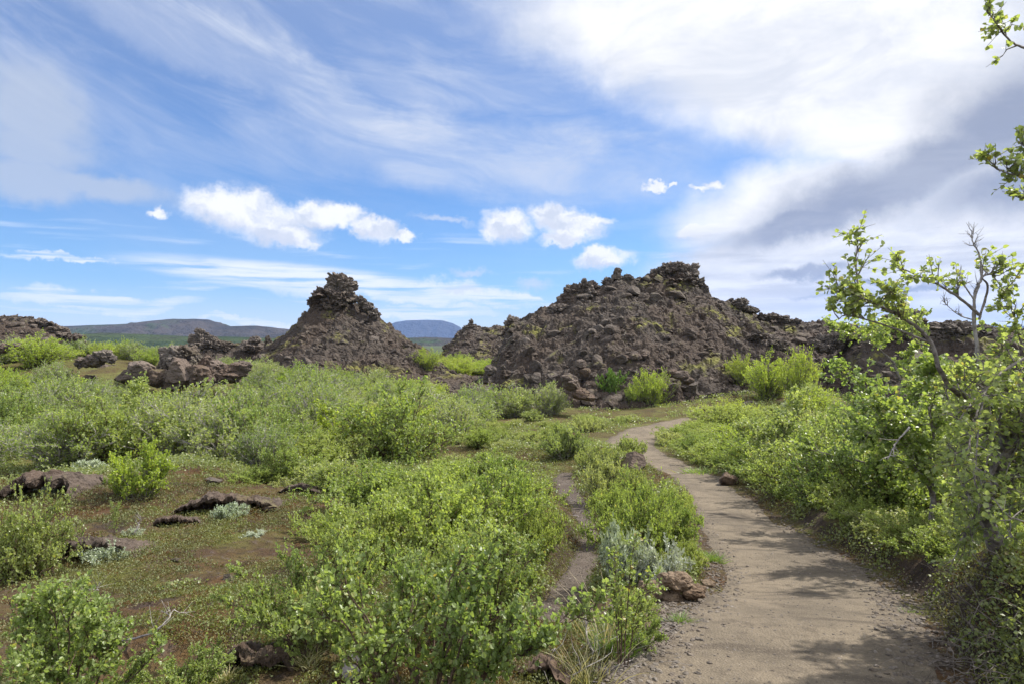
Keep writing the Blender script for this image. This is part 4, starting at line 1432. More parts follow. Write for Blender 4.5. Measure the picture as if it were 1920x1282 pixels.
fill([(870, 790), (1080, 786), (1180, 790), (1130, 830), (1040, 880), (900, 900), (840, 870)], ['scrub', 'low', 'scrub'], (0.35, 0.85), (0.6, 1.1), 30,
     "pale low shrub on the open heath before the large hill", "low shrubs on the open heath", seed=21, spacing=0.8, name="heath_shrub")
fill([(480, 900), (860, 880), (840, 930), (640, 930)], ['scrub', 'low'], (0.4, 0.8), (0.6, 1.0), 16,
     "low shrub before the left thicket", "low shrubs before the left thicket", seed=22, spacing=0.7, name="heath_shrub")


def fill_world(x0, x1, y0, y1, fams, rad, hs, n, label, group, spacing=0.6, seed=0, name="birch_shrub", cond=None):
    r = random.Random(seed)
    put, tries = [], 0
    while len(put) < n and tries < 5000:
        tries += 1
        x, y = r.uniform(x0, x1), r.uniform(y0, y1)
        q = r.uniform(*rad)
        if cond and not cond(x, y):
            continue
        if any((x - a) ** 2 + (y - b) ** 2 < (spacing * (q + c)) ** 2 for a, b, c in put):
            continue
        dd, sd_, hw = near_curve(np.array([x]), np.array([y]), PC)
        if dd[0] < hw[0] + q * 0.7 + 0.1:
            continue
        gx, gy = ground_px((x, y, float(H(np.array([x]), np.array([y]), False)[0])))
        if 120 < gx < 475 and y < 62 and gy < 752:
            continue
        put.append((x, y, q))
    made = []
    for x, y, q in put:
        z = float(H(np.array([x]), np.array([y]), False)[0])
        made.append((x, y, shrub(r.choice(fams), (x, y, z), q, r.uniform(*hs), label, group, name)))
    rank_labels(made, label)


fill_world(-44, -24, 40, 54, ['farb', 'far'], (1.4, 2.2), (0.65, 0.95), 22, "birch below the far left ridge", "birch shrubs on the left slope", seed=4)
fill_world(-24, -17, 37, 50, ['farb', 'far'], (1.0, 1.6), (0.7, 1.0), 9, "birch beside the outcrop", "birch shrubs on the left slope", seed=5)
fill_world(-33, -21, 52, 60, ['farb', 'far'], (1.2, 1.9), (0.7, 1.0), 9, "light green birch behind the outcrop", "birch shrubs on the left slope", seed=41)
fill_world(-27, -16, 66, 80, ['farb'], (1.2, 2.0), (0.5, 0.7), 9, "light shrubs beyond the outcrop", "shrubs on the flats beyond the outcrops", seed=6)
fill_world(-12, -1, 62, 80, ['farb'], (1.2, 2.0), (0.55, 0.85), 18, "bright shrubs between the two peaks", "shrubs in the gap between the peaks", seed=7)
fill([(560, 745), (640, 735), (760, 745), (870, 772), (760, 770), (600, 765)], ['farb', 'far'], (0.9, 1.4), (0.7, 1.0), 14,
     "light shrub at the cone's foot", "shrubs at the foot of the cone", seed=8)
for k9, (q9, D9, r9_, w9) in enumerate([(250, 45, 1.2, "first"), (282, 43, 1.0, "second"), (308, 47, 1.3, "third"), (222, 48, 1.5, "fourth"), (180, 50, 1.6, "fifth"), (338, 52, 1.3, "sixth"), (425, 49, 1.2, "seventh"),
                          (452, 47, 1.0, "eighth"), (148, 47, 1.5, "ninth"), (200, 44, 1.1, "tenth")]):
    x9 = (q9 - 960) / F * D9
    shrub('farb' if k9 % 2 else 'far', (x9, D9, float(H(np.array([x9]), np.array([D9 * 1.0]), False)[0])), r9_, 1.0, "light green birch growing behind the brown slabs of the outcrop, between rocks", "birch shrubs behind the outcrop")
# right side of the path
fill([(1235, 862), (1330, 885), (1440, 950), (1560, 930), (1480, 840), (1330, 800), (1262, 812)], ['scrub', 'low', 'low'], (0.65, 1.1), (0.75, 1.05), 22,
     "leafy shrub right of the bend", "birch shrubs right of the path", seed=9)
fill([(1330, 800), (1480, 830), (1640, 830), (1600, 790), (1480, 776), (1360, 778)], ['scrub', 'low', 'farb'], (0.9, 1.4), (0.7, 1.0), 16,
     "pale shrub behind the right thicket", "birch shrubs right of the path", seed=10)
fill_world(4.6, 12, 6.8, 13, ['low', 'low', 'mid', 'near', 'scrub'], (0.75, 1.15), (0.95, 1.3), 24, "glossy birch above the right bank", "birch shrubs right of the path", seed=11, cond=lambda x, y: x < y * 0.92 + 1)
fill_world(6, 20, 13, 24, ['mid', 'low', 'scrub', 'farb'], (0.95, 1.5), (0.9, 1.2), 26, "birch amid the right thicket", "birch shrubs right of the path", seed=12, cond=lambda x, y: x < y * 0.9 and x > y * 0.34)

r9 = random.Random(31)
made = []
t9 = unit(np.gradient(PC[:, :2], axis=0))
yy = 5.6
while yy < 21:
    i9 = int(np.argmin(np.abs(PC[:, 1] - yy)))
    q = r9.uniform(0.42, 0.70)
    x9, y9 = PC[i9, 0] + t9[i9, 1] * (PC[i9, 2] / 2 + q * 0.95 + 0.12), PC[i9, 1] - t9[i9, 0] * (PC[i9, 2] / 2 + q * 0.95 + 0.12)
    z9 = float(H(np.array([x9]), np.array([y9]), False)[0])
    made.append((x9, y9, shrub(r9.choice(['low', 'mid', 'scrub']), (x9, y9, z9), q, r9.uniform(0.8, 1.15), "low birch overhanging the right rim of the path", "low birches along the right rim of the path")))
    yy += q * 1.5
made.sort(key=lambda m: m[1])
for k, m in enumerate(made):
    m[2]['label'] = f"{ORD[min(k, 15)]} from the front of the low birches along the right rim of the path"

fill_world(3.4, 9.5, 0.6, 6.0, ['low', 'mid', 'near', 'scrub'], (0.5, 0.95), (0.8, 1.1), 14, "birch shrub on top of the near right bank", "birch shrubs right of the path", seed=51, cond=lambda x, y: x > 0.80 * y + 1.0)

# ------------------------------------------------------------------ the birch at the right edge


def smooth_line(pts, n):
    p = np.array(pts, float)
    tt = np.linspace(0, len(p) - 1, n)
    i = np.clip(np.floor(tt).astype(int), 0, len(p) - 2)
    f = (tt - i)[:, None]
    p0, p1, p2, p3 = p[np.maximum(i - 1, 0)], p[i], p[i + 1], p[np.minimum(i + 2, len(p) - 1)]
    return 0.5 * (2 * p1 + (p2 - p0) * f + (2 * p0 - 5 * p1 + 4 * p2 - p3) * f ** 2 + (3 * p1 - p0 - 3 * p2 + p3) * f ** 3)


def limb(pts, r0, r1, r, n=None, k=7, knots=0.12):
    n = n or len(pts) * 6
    P = smooth_line(pts, n)
    P = P + r.normal(0, r0 * knots, P.shape)
    rad = np.linspace(r0, r1, n) * (1 + r.normal(0, 0.07, n))
    V = []
    d = unit(np.gradient(P, axis=0))
    ref = np.array([0.3, 0.9, 0.2])
    a = unit(np.cross(d, ref)); b = np.cross(d, a)
    th = np.arange(k) * 2 * np.pi / k
    V = (P[:, None] + (a[:, None] * np.cos(th)[None, :, None] + b[:, None] * np.sin(th)[None, :, None]) * rad[:, None, None]).reshape(-1, 3)
    i = np.arange(n - 1)[:, None]; j = np.arange(k)[None]
    j2 = (j + 1) % k
    Fq = np.stack(np.broadcast_arrays(i * k + j, i * k + j2, (i + 1) * k + j2, (i + 1) * k + j), -1).reshape(-1, 4)
    return V, Fq, P, rad


def sprays(P, r, n_sub, L, n_twig, tl, per, leaf, start=0.15, up=0.35, leafy=True, sr=0.004, kind='ovate'):
    """sub-branches, twigs and leaves along a limb P"""
    t = r.uniform(start, 1, n_sub) * (len(P) - 1)
    i = np.clip(t.astype(int), 0, len(P) - 2); f = (t - i)[:, None]
    p0 = P[i] * (1 - f) + P[i + 1] * f
    tang = unit(P[i + 1] - P[i])
    d = unit(tang * 0.8 + r.normal(0, 0.6, (n_sub, 3)) + [0, 0, up])
    ll = L * r.uniform(0.3, 1.1, n_sub) * (1.1 - 0.5 * t / len(P))
    m = p0 + d * (ll * 0.5)[:, None]
    d2 = unit(d + r.normal(0, 0.35, (n_sub, 3)) + [0, 0, up * 0.4])
    p1 = m + d2 * (ll * 0.5)[:, None]
    T = [tubes(p0, m, np.full(n_sub, sr), np.full(n_sub, sr * 0.7)), tubes(m, p1, np.full(n_sub, sr * 0.7), np.full(n_sub, sr * 0.35))]
    nt = n_sub * n_twig
    ti = np.repeat(np.arange(n_sub), n_twig)
    u = r.uniform(0.15, 1, nt)[:, None]
    q0 = np.where(u < 0.5, p0[ti] * (1 - 2 * u) + m[ti] * 2 * u, m[ti] * (2 - 2 * u) + p1[ti] * (2 * u - 1))
    dd = unit(d2[ti] * 0.8 + r.normal(0, 0.6, (nt, 3)) + [0, 0, up * 0.5])
    q1 = q0 + dd * (tl * r.uniform(0.4, 1.2, nt))[:, None]
    T.append(tubes(q0, q1, np.full(nt, sr * 0.4), np.full(nt, sr * 0.22), 3))
    V, Fa, off = [], [], 0
    for v, f_ in T:
        V.append(v); Fa.append(f_ + off); off += len(v)
    if not leafy:
        return (np.concatenate(V), np.concatenate(Fa)), None
    nl = nt * per
    li = np.repeat(np.arange(nt), per)
    w = r.uniform(0.1, 1.05, nl)[:, None]
    lp = q0[li] * (1 - w) + q1[li] * w
    ld = unit(dd[li] * 0.6 + r.normal(0, 0.7, (nl, 3)) + [0, 0, -0.15])
    ln = unit(r.normal(0, 0.65, (nl, 3)) + [0, 0, 1.0])
    return (np.concatenate(V), np.concatenate(Fa)), leaves(lp, ld, ln, leaf * r.uniform(0.6, 1.2, nl), kind)


def build_birch():
    r = np.random.default_rng(77)
    A = lambda L: [px_at(*q) for q in L]
    root = on_ground(1895, 1150)
    D0 = 4.0
    foot = px_at(1880, 1060, 4.1)
    gz = float(H(np.array([foot[0]]), np.array([foot[1]]), False)[0])
    foot[2] = gz - 0.05
    e = link("birch_tree", None); e.location = foot
    tag(e, "crooked birch tree with grey trunk and glossy leaves rising at the right edge", "tree")
    trunk = [foot, px_at(1845, 960, 4.05), px_at(1858, 900, 4.0), px_at(1882, 850, 3.95), px_at(1880, 800, 3.9), px_at(1850, 740, 3.85), px_at(1836, 680, 3.8)]
    lead = [px_at(1882, 850, 3.95), px_at(1925, 780, 3.9), px_at(1990, 640, 3.8), px_at(2060, 450, 3.7), px_at(2090, 260, 3.6), px_at(2070, 120, 3.5)]
    limbs = [  # pts, r0, r1, subs, sub length, twigs, leafy, start
        (A([(1850, 760, 3.86), (1800, 740, 3.7), (1765, 700, 3.6), (1745, 640, 3.55), (1700, 600, 3.5), (1650, 575, 3.45), (1605, 556, 3.4), (1560, 545, 3.35)]), 0.016, 0.0025, 34, 0.20, 5, True, 0.35),
        (A([(1612, 558, 3.4), (1608, 530, 3.4), (1604, 490, 3.42), (1608, 455, 3.42), (1598, 436, 3.42)]), 0.006, 0.002, 16, 0.11, 4, True, 0.1),
        (A([(1690, 600, 3.5), (1680, 575, 3.45), (1668, 555, 3.4)]), 0.005, 0.002, 10, 0.13, 5, True, 0.3),
        (A([(1740, 640, 3.55), (1660, 610, 3.5), (1590, 592, 3.45), (1572, 600, 3.4)]), 0.006, 0.002, 10, 0.10, 4, True, 0.5),
        (A([(1836, 590, 3.75), (1800, 560, 3.7), (1760, 535, 3.65), (1715, 515, 3.6), (1680, 498, 3.55)]), 0.009, 0.002, 22, 0.14, 4, True, 0.25),
        (A([(1836, 600, 3.75), (1852, 540, 3.75), (1842, 520, 3.75), (1870, 512, 3.75), (1890, 500, 3.75)]), 0.007, 0.002, 12, 0.13, 5, True, 0.45),
        (A([(1925, 700, 3.85), (1915, 640, 3.8), (1890, 560, 3.75), (1880, 545, 3.7)]), 0.008, 0.002, 20, 0.18, 5, True, 0.3),
        (A([(2085, 240, 3.6), (2000, 160, 3.4), (1935, 100, 3.3), (1895, 78, 3.25), (1872, 50, 3.2), (1852, 22, 3.2)]), 0.009, 0.0015, 14, 0.10, 3, True, 0.45),
        (A([(2062, 440, 3.7), (2000, 380, 3.4), (1950, 345, 3.3), (1900, 328, 3.2), (1870, 318, 3.2), (1842, 296, 3.2)]), 0.009, 0.0015, 16, 0.12, 4, True, 0.4),
        (A([(2000, 380, 3.4), (1950, 310, 3.3), (1925, 280, 3.25), (1905, 262, 3.25)]), 0.005, 0.0015, 8, 0.08, 4, True, 0.4),
        (A([(2062, 440, 3.7), (2000, 405, 3.5), (1940, 380, 3.4), (1922, 372, 3.4)]), 0.005, 0.0015, 8, 0.08, 4, True, 0.5),
    ]
    dead = [
        (A([(1836, 680, 3.8), (1826, 600, 3.78), (1828, 555, 3.76), (1840, 520, 3.76), (1836, 480, 3.76), (1824, 455, 3.76), (1822, 432, 3.76)]), 0.011, 0.0015, 22, 0.09, 3, 0.3),
        (A([(1828, 565, 3.76), (1808, 535, 3.74), (1800, 515, 3.72)]), 0.005, 0.0012, 12, 0.06, 3, 0.2),
        (A([(1825, 600, 3.78), (1800, 592, 3.74), (1778, 575, 3.72), (1770, 566, 3.72)]), 0.004, 0.001, 10, 0.06, 2, 0.2),
        (A([(1706, 800, 3.6), (1680, 830, 3.6), (1665, 860, 3.6)]), 0.005, 0.002, 6, 0.1, 2, 0.2),
    ]
    # the leafy mass round the trunk
    for k in range(30):
        s0 = trunk[r.integers(2, 6)] if k % 2 else lead[r.integers(0, 3)]
        tx, ty = r.uniform(1765, 1990), r.uniform(650, 980)
        td = r.uniform(3.1, 4.5)
        tgt = px_at(tx, ty, td)
        mid = (s0 + tgt) / 2 + r.normal(0, 0.10, 3) + [0, 0, 0.08]
        limbs.append(([s0, mid, tgt], 0.010, 0.002, 20, 0.22, 4, True, 0.25))
    for a_, b_, c_ in [((2090, 260, 3.6), (2200, 160, 3.7), (2330, 40, 3.9)), ((2090, 300, 3.6), (2180, 330, 4.0), (2300, 300, 4.6)), ((2062, 440, 3.7), (2200, 420, 3.5), (2380, 330, 3.3)),
                       ((2070, 420, 3.7), (2150, 480, 4.2), (2260, 470, 4.9)), ((2020, 560, 3.75), (2150, 560, 3.5), (2320, 520, 3.3)), ((2070, 120, 3.5), (2060, 40, 3.5), (2100, -80, 3.6)),
                       ((2000, 640, 3.8), (2150, 680, 3.8), (2330, 640, 3.9))]:
        limbs.append((A([a_, b_, c_]), 0.010, 0.002, 26, 0.26, 5, True, 0.15))
    for k in range(3):     # low arching sprays over the bank
        s0 = trunk[1]
        tgt = px_at(r.uniform(1740, 1930), r.uniform(1000, 1130), r.uniform(3.4, 4.0))
        mid = (s0 + tgt) / 2 + [0, 0, 0.15] + r.normal(0, 0.06, 3)
        limbs.append(([s0, mid, tgt], 0.008, 0.002, 18, 0.20, 4, True, 0.3))
    v, f, P, rad = limb(trunk, 0.048, 0.013, r, 60, 10, 0.10)
    v2, f2, P2, _ = limb(lead, 0.036, 0.014, r, 50, 9, 0.08)
    me = new_mesh("trunk", np.concatenate([v, v2]) - foot, [f, f2 + len(v)], M_BARK, smooth=True)
    link("trunk", me, e)
    LV, LF, lo = [], [], 0
    for pts, r0, r1, ns, L, ntw, leafy, st in limbs:
        v, f, P, rad = limb(pts, r0, r1, r)
        (tv, tf), lv = sprays(P, r, int(ns * 0.8), L, ntw, 0.085, 4, 0.027, st)
        link("branch", new_mesh("branch", np.concatenate([v, tv]) - foot, [f, tf + len(v)], M_BARK), e)
        LV.append(lv[0]); LF.append(lv[1] + lo); lo += len(lv[0])
    for pts, r0, r1, ns, L, ntw, st in dead:
        v, f, P, rad = limb(pts, r0, r1, r)
        (tv, tf), _ = sprays(P, r, ns, L, ntw, 0.045, 5, 0.03, st, leafy=False, sr=0.003)
        o = link("branch", new_mesh("branch", np.concatenate([v, tv]) - foot, [f, tf + len(v)], M_DEAD), e)
        o['label'] = "bare dead grey branch"
    link("crown", new_mesh("crown", np.concatenate(LV) - foot, [np.concatenate(LF)], M_LEAFN), e)


build_birch()


def small_birch(pts, label, r0=0.03, ns=40, L=0.5, seed=1, leaf=0.045, extra=6, mat=M_LEAF, spread=0.9):
    """crooked small birch in the right thicket: a visible grey stem with leafy limbs"""
    r = np.random.default_rng(seed)
    W = [px_at(*q) for q in pts]
    W[0][2] = float(H(W[0][:1], W[0][1:2], False)[0]) - 0.03
    foot = W[0].copy()
    e = link("birch_tree", None); e.location = foot
    tag(e, label, "tree")
    v, f, P, rad = limb(W, r0, r0 * 0.25, r, knots=0.2)
    link("trunk", new_mesh("trunk", v - foot, [f], M_BARK, smooth=True), e)
    LV, LF, lo = [], [], 0
    for k in range(extra):
        i = r.integers(len(P) // 4, len(P) - 2)
        d = unit(r.normal(0, 1, 3) * [1, 0.8, 0.3] + [0, 0, 0.55])
        tgt = P[i] + d * spread * r.uniform(0.5, 1.0)
        bv, bf, BP, _ = limb([P[i], (P[i] + tgt) / 2 + r.normal(0, 0.08, 3), tgt], rad[i] * 0.5, 0.003, r, 14)
        (tv, tf), lv = sprays(BP, r, ns, L, 5, 0.12, 5, leaf, 0.15)
        link("branch", new_mesh("branch", np.concatenate([bv, tv]) - foot, [bf, tf + len(bv)], M_BARK), e)
        LV.append(lv[0]); LF.append(lv[1] + lo); lo += len(lv[0])
    link("crown", new_mesh("crown", np.concatenate(LV) - foot, [np.concatenate(LF)], mat), e)


small_birch([(1660, 1010, 8.6), (1655, 920, 8.6), (1652, 850, 8.6), (1648, 790, 8.6), (1655, 762, 8.6)], "small birch with forked grey stem rising from the middle of the right thicket", 0.034, 30, 0.45, 1, extra=8)
small_birch([(1742, 1010, 7.0), (1750, 930, 7.0), (1738, 880, 6.9), (1752, 830, 6.9), (1742, 760, 6.8)], "small birch with zigzag grey stem left of the edge birch", 0.036, 30, 0.4, 2, extra=9)
small_birch([(1470, 880, 15.0), (1466, 830, 15.0), (1470, 800, 15.0)], "low dark stemmed birch in the thicket near the path bend", 0.04, 26, 0.6, 3, extra=6, leaf=0.06, mat=M_LEAFP)
small_birch([(1700, 820, 11.0), (1690, 720, 11.0), (1650, 655, 11.0), (1612, 640, 11.0)], "thin leaning birch whose top crosses the lava bluff", 0.028, 22, 0.45, 4, extra=7, leaf=0.05)
small_birch([(370, 890, 17.5), (392, 820, 17.5), (388, 790, 17.5)], "birch with bare white stem showing inside the left thicket", 0.04, 24, 0.6, 5, extra=5, leaf=0.055)
small_birch([(272, 850, 20), (270, 790, 20), (268, 740, 20)], "grey stemmed birch standing in the left thicket behind the bright bush", 0.04, 30, 0.7, 6, extra=6, leaf=0.06)

# ------------------------------------------------------------------ roots, grass, gravel, heath


def wiggle_sticks(n, start, step, seg, r0, r, grav=0.0, spread=0.35, k=4):
    """n wandering sticks from start (n,3); returns verts, faces"""
    p = start.copy()
    d = unit(r.normal(0, 1, (n, 3)) * [1, 1, 0.6] + step)
    V, Fa, off = [], [], 0
    for s in range(seg):
        L = r.uniform(0.5, 1.2, n) * 0.055
        q = p + d * L[:, None]
        a = r0 * (1 - s / seg) + 0.0008; b = r0 * (1 - (s + 1) / seg) + 0.0008
        v, f = tubes(p, q, a, b, k)
        V.append(v); Fa.append(f + off); off += len(v)
        p = q
        d = unit(d + r.normal(0, spread, (n, 3)) + np.array([0, 0, -grav]))
    return np.concatenate(V), np.concatenate(Fa)


def build_roots():
    r = np.random.default_rng(9)
    n = 150
    s = []
    while len(s) < n:
        px, py = r.uniform(1700, 1930), r.uniform(1085, 1290)
        if py < 1085 + (1740 - px) * 1.0:
            continue
        p = on_ground(px, py)
        s.append(p + [0, -0.01, 0.015])
    s = np.array(s)
    v, f = wiggle_sticks(n, s, np.array([-0.3, -0.5, 0.0]), 8, np.full(n, 0.0030) * r.uniform(0.3, 1, n), r, 0.12)
    c = s[0].copy()
    tag(link("root_tangle", new_mesh("root_tangle", v - c, [f], M_ROOT), loc=c), "tangle of dry grey roots hanging from the eroded bank at the lower right", "roots")
    m = 46
    s = np.array([on_ground(r.uniform(1010, 1200), r.uniform(1215, 1290)) + [0, 0, 0.02] for _ in range(m)])
    v, f = wiggle_sticks(m, s, np.array([0.3, 0, 0.0]), 7, np.full(m, 0.0022) * r.uniform(0.3, 1, m), r, 0.02)
    c = s[0].copy()
    tag(link("twig_litter", new_mesh("twig_litter", v - c, [f], M_DEAD), loc=c), "dead twigs scattered on the brown earth at the bottom beside the gravel", "twigs")
    m = 40
    s = np.array([on_ground(r.uniform(1075, 1175), r.uniform(930, 985)) + [0, 0, 0.03] for _ in range(m)])
    v, f = wiggle_sticks(m, s, np.array([0, 0, 0.5]), 7, np.full(m, 0.006) * r.uniform(0.3, 1, m), r, 0.05)
    c = s[0].copy()
    tag(link("twig_litter", new_mesh("twig_litter", v - c, [f], M_DEAD), loc=c), "bleached dead twigs beside the dark side path below the scrub", "twigs")


build_roots()


def dead_stick(px0, py0, px1, py1, label, lift=0.12, r0=0.008, seed=0):
    r = np.random.default_rng(seed)
    a = on_ground(px0, py0)
    b = px_at(px1, py1, a[1] * 1.0)
    m = (a + b) / 2 + r.normal(0, 0.05, 3)
    v, f, P, rad = limb([a, m, b], r0, 0.002, r, 14, 5, 0.5)
    (tv, tf), _ = sprays(P, r, 6, np.linalg.norm(b - a) * 0.4, 3, 0.08, 1, 0.01, 0.3, leafy=False, sr=r0 * 0.4)
    c = a.copy()
    tag(link("dead_branch", new_mesh("dead_branch", np.concatenate([v, tv]) - c, [f, tf + len(v)], M_DEAD), loc=c), label, "branch")


dead_stick(248, 1005, 262, 968, "bleached dead stick standing in the heath below the bright bush", r0=0.012, seed=1)
dead_stick(108, 990, 120, 970, "short bleached stick right of the domed crust", r0=0.010, seed=2)
dead_stick(230, 1200, 330, 1140, "dark dead twig leaning over the heath above the corner shrub", r0=0.007, seed=3)
dead_stick(150, 1170, 186, 1105, "pale bare twig rising from the corner shrub", r0=0.005, seed=4)
dead_stick(1130, 1230, 1100, 1150, "grey dead branch low behind the grass tuft", r0=0.008, seed=5)
dead_stick(150, 800, 110, 812, "white dead branch lying in the left thicket", r0=0.03, seed=6)


def grass_tuft(px, py, w, hgt, label, mat, n=160, lean=0.45, seed=0, name="grass_tuft", seedheads=False):
    r = np.random.default_rng(seed)
    p = on_ground(px, py)
    W = w / 2 / F * p[1]; Hh = hgt / F * p[1]
    base = np.stack([r.normal(0, W * 0.35, n), r.normal(0, W * 0.35, n), np.zeros(n) - 0.01], 1)
    d = unit(np.stack([base[:, 0] / W + r.normal(0, 0.4, n), base[:, 1] / W + r.normal(0, 0.4, n), np.full(n, 1.0 / lean)], 1))
    L = Hh * r.uniform(0.45, 1.1, n)
    side = unit(np.cross(d, r.normal(0, 1, (n, 3))))
    V, T = [], np.linspace(0, 1, 5)
    wd = 0.0028 * max(1, p[1] / 4)
    for t in T:
        c = base + d * (L * t)[:, None] + (unit(d * [1, 1, 0]) * (L * t * t * 0.35)[:, None]) - np.array([0, 0, 1]) * (L * t ** 3 * 0.18)[:, None]
        V.append(c - side * wd * (1 - t * 0.9)); V.append(c + side * wd * (1 - t * 0.9))
    V = np.stack(V, 1).reshape(-1, 3)
    q = np.array([[2 * i, 2 * i + 1, 2 * i + 3, 2 * i + 2] for i in range(4)])
    Fq = (q[None] + (np.arange(n) * 10)[:, None, None]).reshape(-1, 4)
    o = link(name, new_mesh(name, V, [Fq], mat), loc=p)
    return tag(o, label, "grass")


grass_tuft(1148, 1225, 90, 70, "green grass tuft at the gravel edge below the arching sapling", M_GRASS, 420, seed=1)
grass_tuft(1135, 1225, 90, 170, "tall dry straw coloured stalks standing in the green tuft", M_STRAW, 46, 0.3, seed=2)
grass_tuft(1277, 1168, 46, 26, "small green grass tuft under the broken boulder", M_GRASS, 160, 0.8, seed=3)
grass_tuft(1100, 1284, 130, 110, "thin pale grass at the bottom edge on brown earth", M_STRAW, 80, 0.5, seed=4)
grass_tuft(420, 1275, 70, 40, "straw coloured grass wisp by the flat rock at the bottom", M_STRAW, 120, 0.9, seed=5)
grass_tuft(575, 1245, 70, 36, "straw coloured wisp under the slender sapling", M_STRAW, 110, 0.9, seed=6)
grass_tuft(1335, 1050, 60, 22, "bright grass fringe on the left rim of the main path", M_GRASS, 260, 0.9, seed=7)
grass_tuft(1315, 888, 80, 16, "grass fringe on the right rim of the path bend", M_GRASS, 260, 0.9, seed=8)
grass_tuft(1700, 1150, 26, 18, "tiny green sprig at the foot of the right bank", M_GRASS, 40, 0.9, seed=9)


def rnd_az(n, r, lo=-44, hi=44):
    return R(1) * r.uniform(lo, hi, n)


def off_paths(x, y, m=0.0):
    a, _, w = near_curve(x, y, PC)
    b, _, w2 = near_curve(x, y, TCN)
    return (a > w + m) & (b > w2 + m * 0.5 - 0.05)


def build_gravel():
    r = np.random.default_rng(4)
    n = 60000
    i = r.integers(0, len(PC) - 1, n)
    # more stones close to the eye
    keep = r.uniform(size=n) < np.clip(5.5 / np.maximum(PC[i, 1], 1), 0, 1) ** 1.6
    i = i[keep]; n = len(i)
    tang = unit(np.gradient(PC[:, :2], axis=0)); nor = np.stack([tang[:, 1], -tang[:, 0]], 1)
    u = r.uniform(-1.25, 1.2, n)
    ed = np.abs(u)
    ok = r.uniform(size=n) < np.where(ed > 0.62, 1.0, 0.4)
    i, u = i[ok], u[ok]; n = len(i)
    p = PC[i, :2] + nor[i] * (u * PC[i, 2] / 2)[:, None] + r.normal(0, 0.05, (n, 2))
    z1 = path_z(p[:, 0], p[:, 1]); z2 = H(p[:, 0], p[:, 1])
    z = np.maximum(z1 - 0.004, z2)
    s = 0.0042 + 0.014 * r.uniform(0, 1, n) ** 4 * np.where(np.abs(u) > 0.6, 1.5, 0.7)
    v, f = ico(1)
    tm = []
    for k in range(8):
        q = np.random.default_rng(k)
        tm.append((v * q.uniform(0.7, 1.15, (len(v), 1)) * np.array([1, 0.8, 0.55]), f))
    P3 = np.column_stack([p, z + s * 0.2])
    # left verge: a fan of loose gravel near the bottom
    m = 7800
    q = np.array([on_ground(r.uniform(1150, 1360), r.uniform(1120, 1300)) for _ in range(m // 6)])
    q = np.repeat(q, 6, 0) + r.normal(0, 0.05, (m // 6 * 6, 3)) * [1, 1, 0]
    q[:, 2] = H(q[:, 0], q[:, 1]) + 0.003
    P3 = np.concatenate([P3, q]); s = np.concatenate([s, 0.005 + 0.017 * r.uniform(0, 1, len(q)) ** 3])
    # side path
    m = 3500
    j = r.integers(0, len(TCN), m)
    w = TCN[j, :2] + np.stack([r.uniform(-1, 1, m) * TCN[j, 2] * 0.5, r.normal(0, 0.03, m)], 1)
    q = np.column_stack([w, H_base(w[:, 0], w[:, 1]) - 0.098])
    P3 = np.concatenate([P3, q]); s = np.concatenate([s, 0.004 + 0.010 * r.uniform(0, 1, m) ** 3])
    V, Fa = merge_instances(tm, P3, s, rot_mats(len(P3), r, 0.5), r)
    tag(link("gravel", new_mesh("gravel", V, [Fa], M_PEBBLE)), "loose grey and brown gravel along the edges of the path", "gravel", kind='stuff')


build_gravel()


def build_heath():
    """low heather, moss sprigs and creeping plants: countless"""
    r = np.random.default_rng(14)
    n = 120000
    a = rnd_az(n, r, -42, 42)
    d = np.exp(r.uniform(math.log(2.3), math.log(22), n))
    x, y = d * np.sin(a), d * np.cos(a)
    dn = fbm(x / 0.9, y / 0.9, 0, 4, 201) + 0.35 * fbm(x / 0.2, y / 0.2, 0, 2, 207)
    ok = (dn > -0.22) & off_paths(x, y, 0.08)
    x, y, d = x[ok], y[ok], d[ok]
    n = len(x)
    z = H(x, y)
    k = 6
    P = np.repeat(np.column_stack([x, y, z]), k, 0)
    dd = np.repeat(d, k)
    cush = np.repeat(np.clip(dn[ok] + 0.1, 0, 0.8), k)
    sz = (0.007 + 0.0018 * dd) * r.uniform(0.6, 1.3, n * k)
    P = P + np.stack([r.normal(0, 1, n * k), r.normal(0, 1, n * k), r.uniform(-0.2, 0.9, n * k)], 1) * (0.012 + 0.0028 * dd)[:, None]
    P[:, 2] += cush ** 1.5 * 0.11 * r.uniform(0.3, 1, n * k)
    D = unit(r.normal(0, 1.0, (n * k, 3)) + [0, 0, 0.9])
    V, Fq = leaves(P, D, r.normal(0, 1, (n * k, 3)), sz, 'diamond', 0.5)
    tag(link("heath", new_mesh("heath", V, [Fq], M_MOSSLEAF)), "reddish brown and ochre heather and moss carpeting the ground", "heath", kind='stuff')


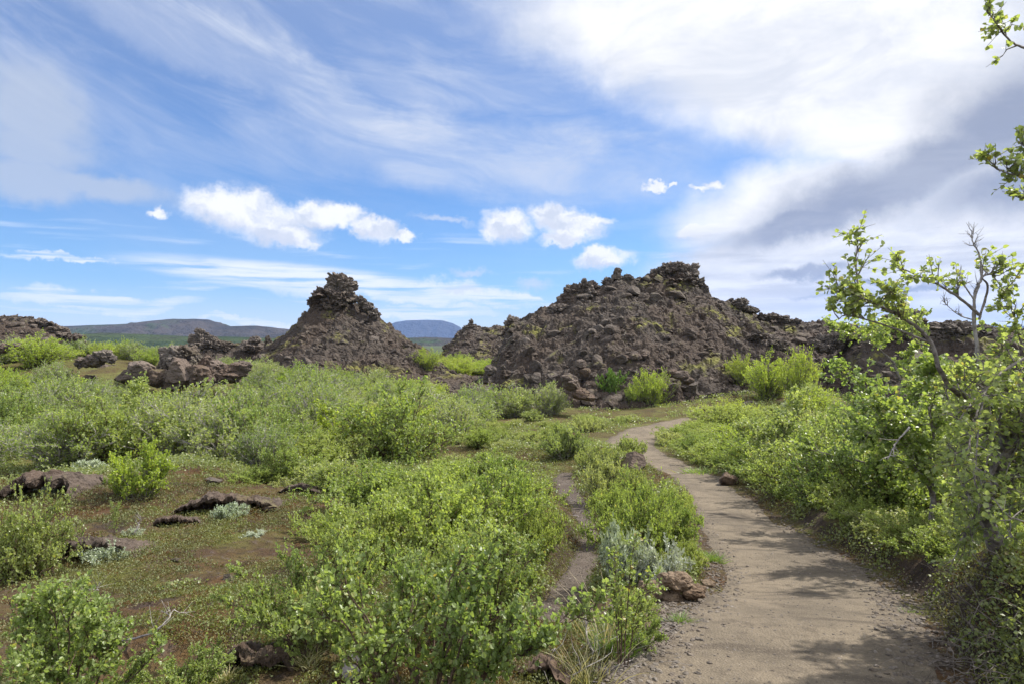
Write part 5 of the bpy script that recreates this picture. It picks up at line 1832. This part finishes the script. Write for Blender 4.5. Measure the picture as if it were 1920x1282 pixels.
def build_scrub():
    """creeping birch and willow too low and dense to count, in patches"""
    r = np.random.default_rng(15)
    n = 90000
    a = rnd_az(n, r, -43, 43)
    d = np.exp(r.uniform(math.log(3.0), math.log(44), n))
    x, y = d * np.sin(a), d * np.cos(a)
    px = 960 + x / y * F
    dn = fbm(x / 1.5, y / 1.5, 0, 4, 301) + 0.3 * fbm(x / 0.4, y / 0.4, 0, 2, 307)
    # thicker in the middle distance, thin on the near left heath
    thr = np.where(y > 11, -0.10, 0.22) + np.where((px < 560) & (y < 13), 0.34, 0)
    thr = np.where((px > 1250), thr - 0.2, thr)
    ok = (dn > thr) & off_paths(x, y, 0.12)
    x, y, d, dn, thr = x[ok], y[ok], d[ok], dn[ok], thr[ok]
    n = len(x)
    z = H(x, y)
    hgt = np.clip((dn - thr) * 0.55, 0.02, 0.26) * np.clip(d / 10, 0.4, 1)
    k = 6
    i = np.repeat(np.arange(n), k)
    sz = (0.016 + 0.0016 * d[i]) * r.uniform(0.6, 1.25, n * k)
    P = np.column_stack([x, y, z])[i] + np.stack([r.normal(0, 1, n * k) * (0.02 + 0.003 * d[i]), r.normal(0, 1, n * k) * (0.02 + 0.003 * d[i]), hgt[i] * r.uniform(0.2, 1, n * k)], 1)
    D = unit(r.normal(0, 1, (n * k, 3)) + [0, 0, 0.5])
    N = unit(r.normal(0, 0.6, (n * k, 3)) + [0, 0, 1.0])
    V, Fq = leaves(P, D, N, sz, 'diamond', 0.8)
    tag(link("ground_cover", new_mesh("ground_cover", V, [Fq], M_SCRUB)), "low creeping birch and willow leaves covering the ground in patches", "ground cover", kind='stuff')


build_heath()
build_scrub()

# ------------------------------------------------------------------ the air


def build_haze():
    m = bpy.data.materials.new("air")
    m.use_nodes = True
    m.node_tree.nodes.clear()
    g = NT(m.node_tree)
    out = g.node('ShaderNodeOutputMaterial')
    v = g.node('ShaderNodeVolumePrincipled')
    v.inputs['Color'].default_value = (0.36, 0.55, 1.0, 1)
    v.inputs['Density'].default_value = 0.000055
    v.inputs['Anisotropy'].default_value = 0.0
    g.l.new(v.outputs[0], out.inputs['Volume'])
    bm = bmesh.new()
    bmesh.ops.create_cube(bm, size=1)
    me = bpy.data.meshes.new("haze")
    bm.to_mesh(me); bm.free()
    me.materials.append(m)
    o = link("haze", me)
    o.scale = (21900, 21900, 60 + 560)
    o.location = (0, 0, (560 - 60) / 2)
    tag(o, kind='stuff', label="thin blue air that fades the far mountains", cat="haze")


build_haze()
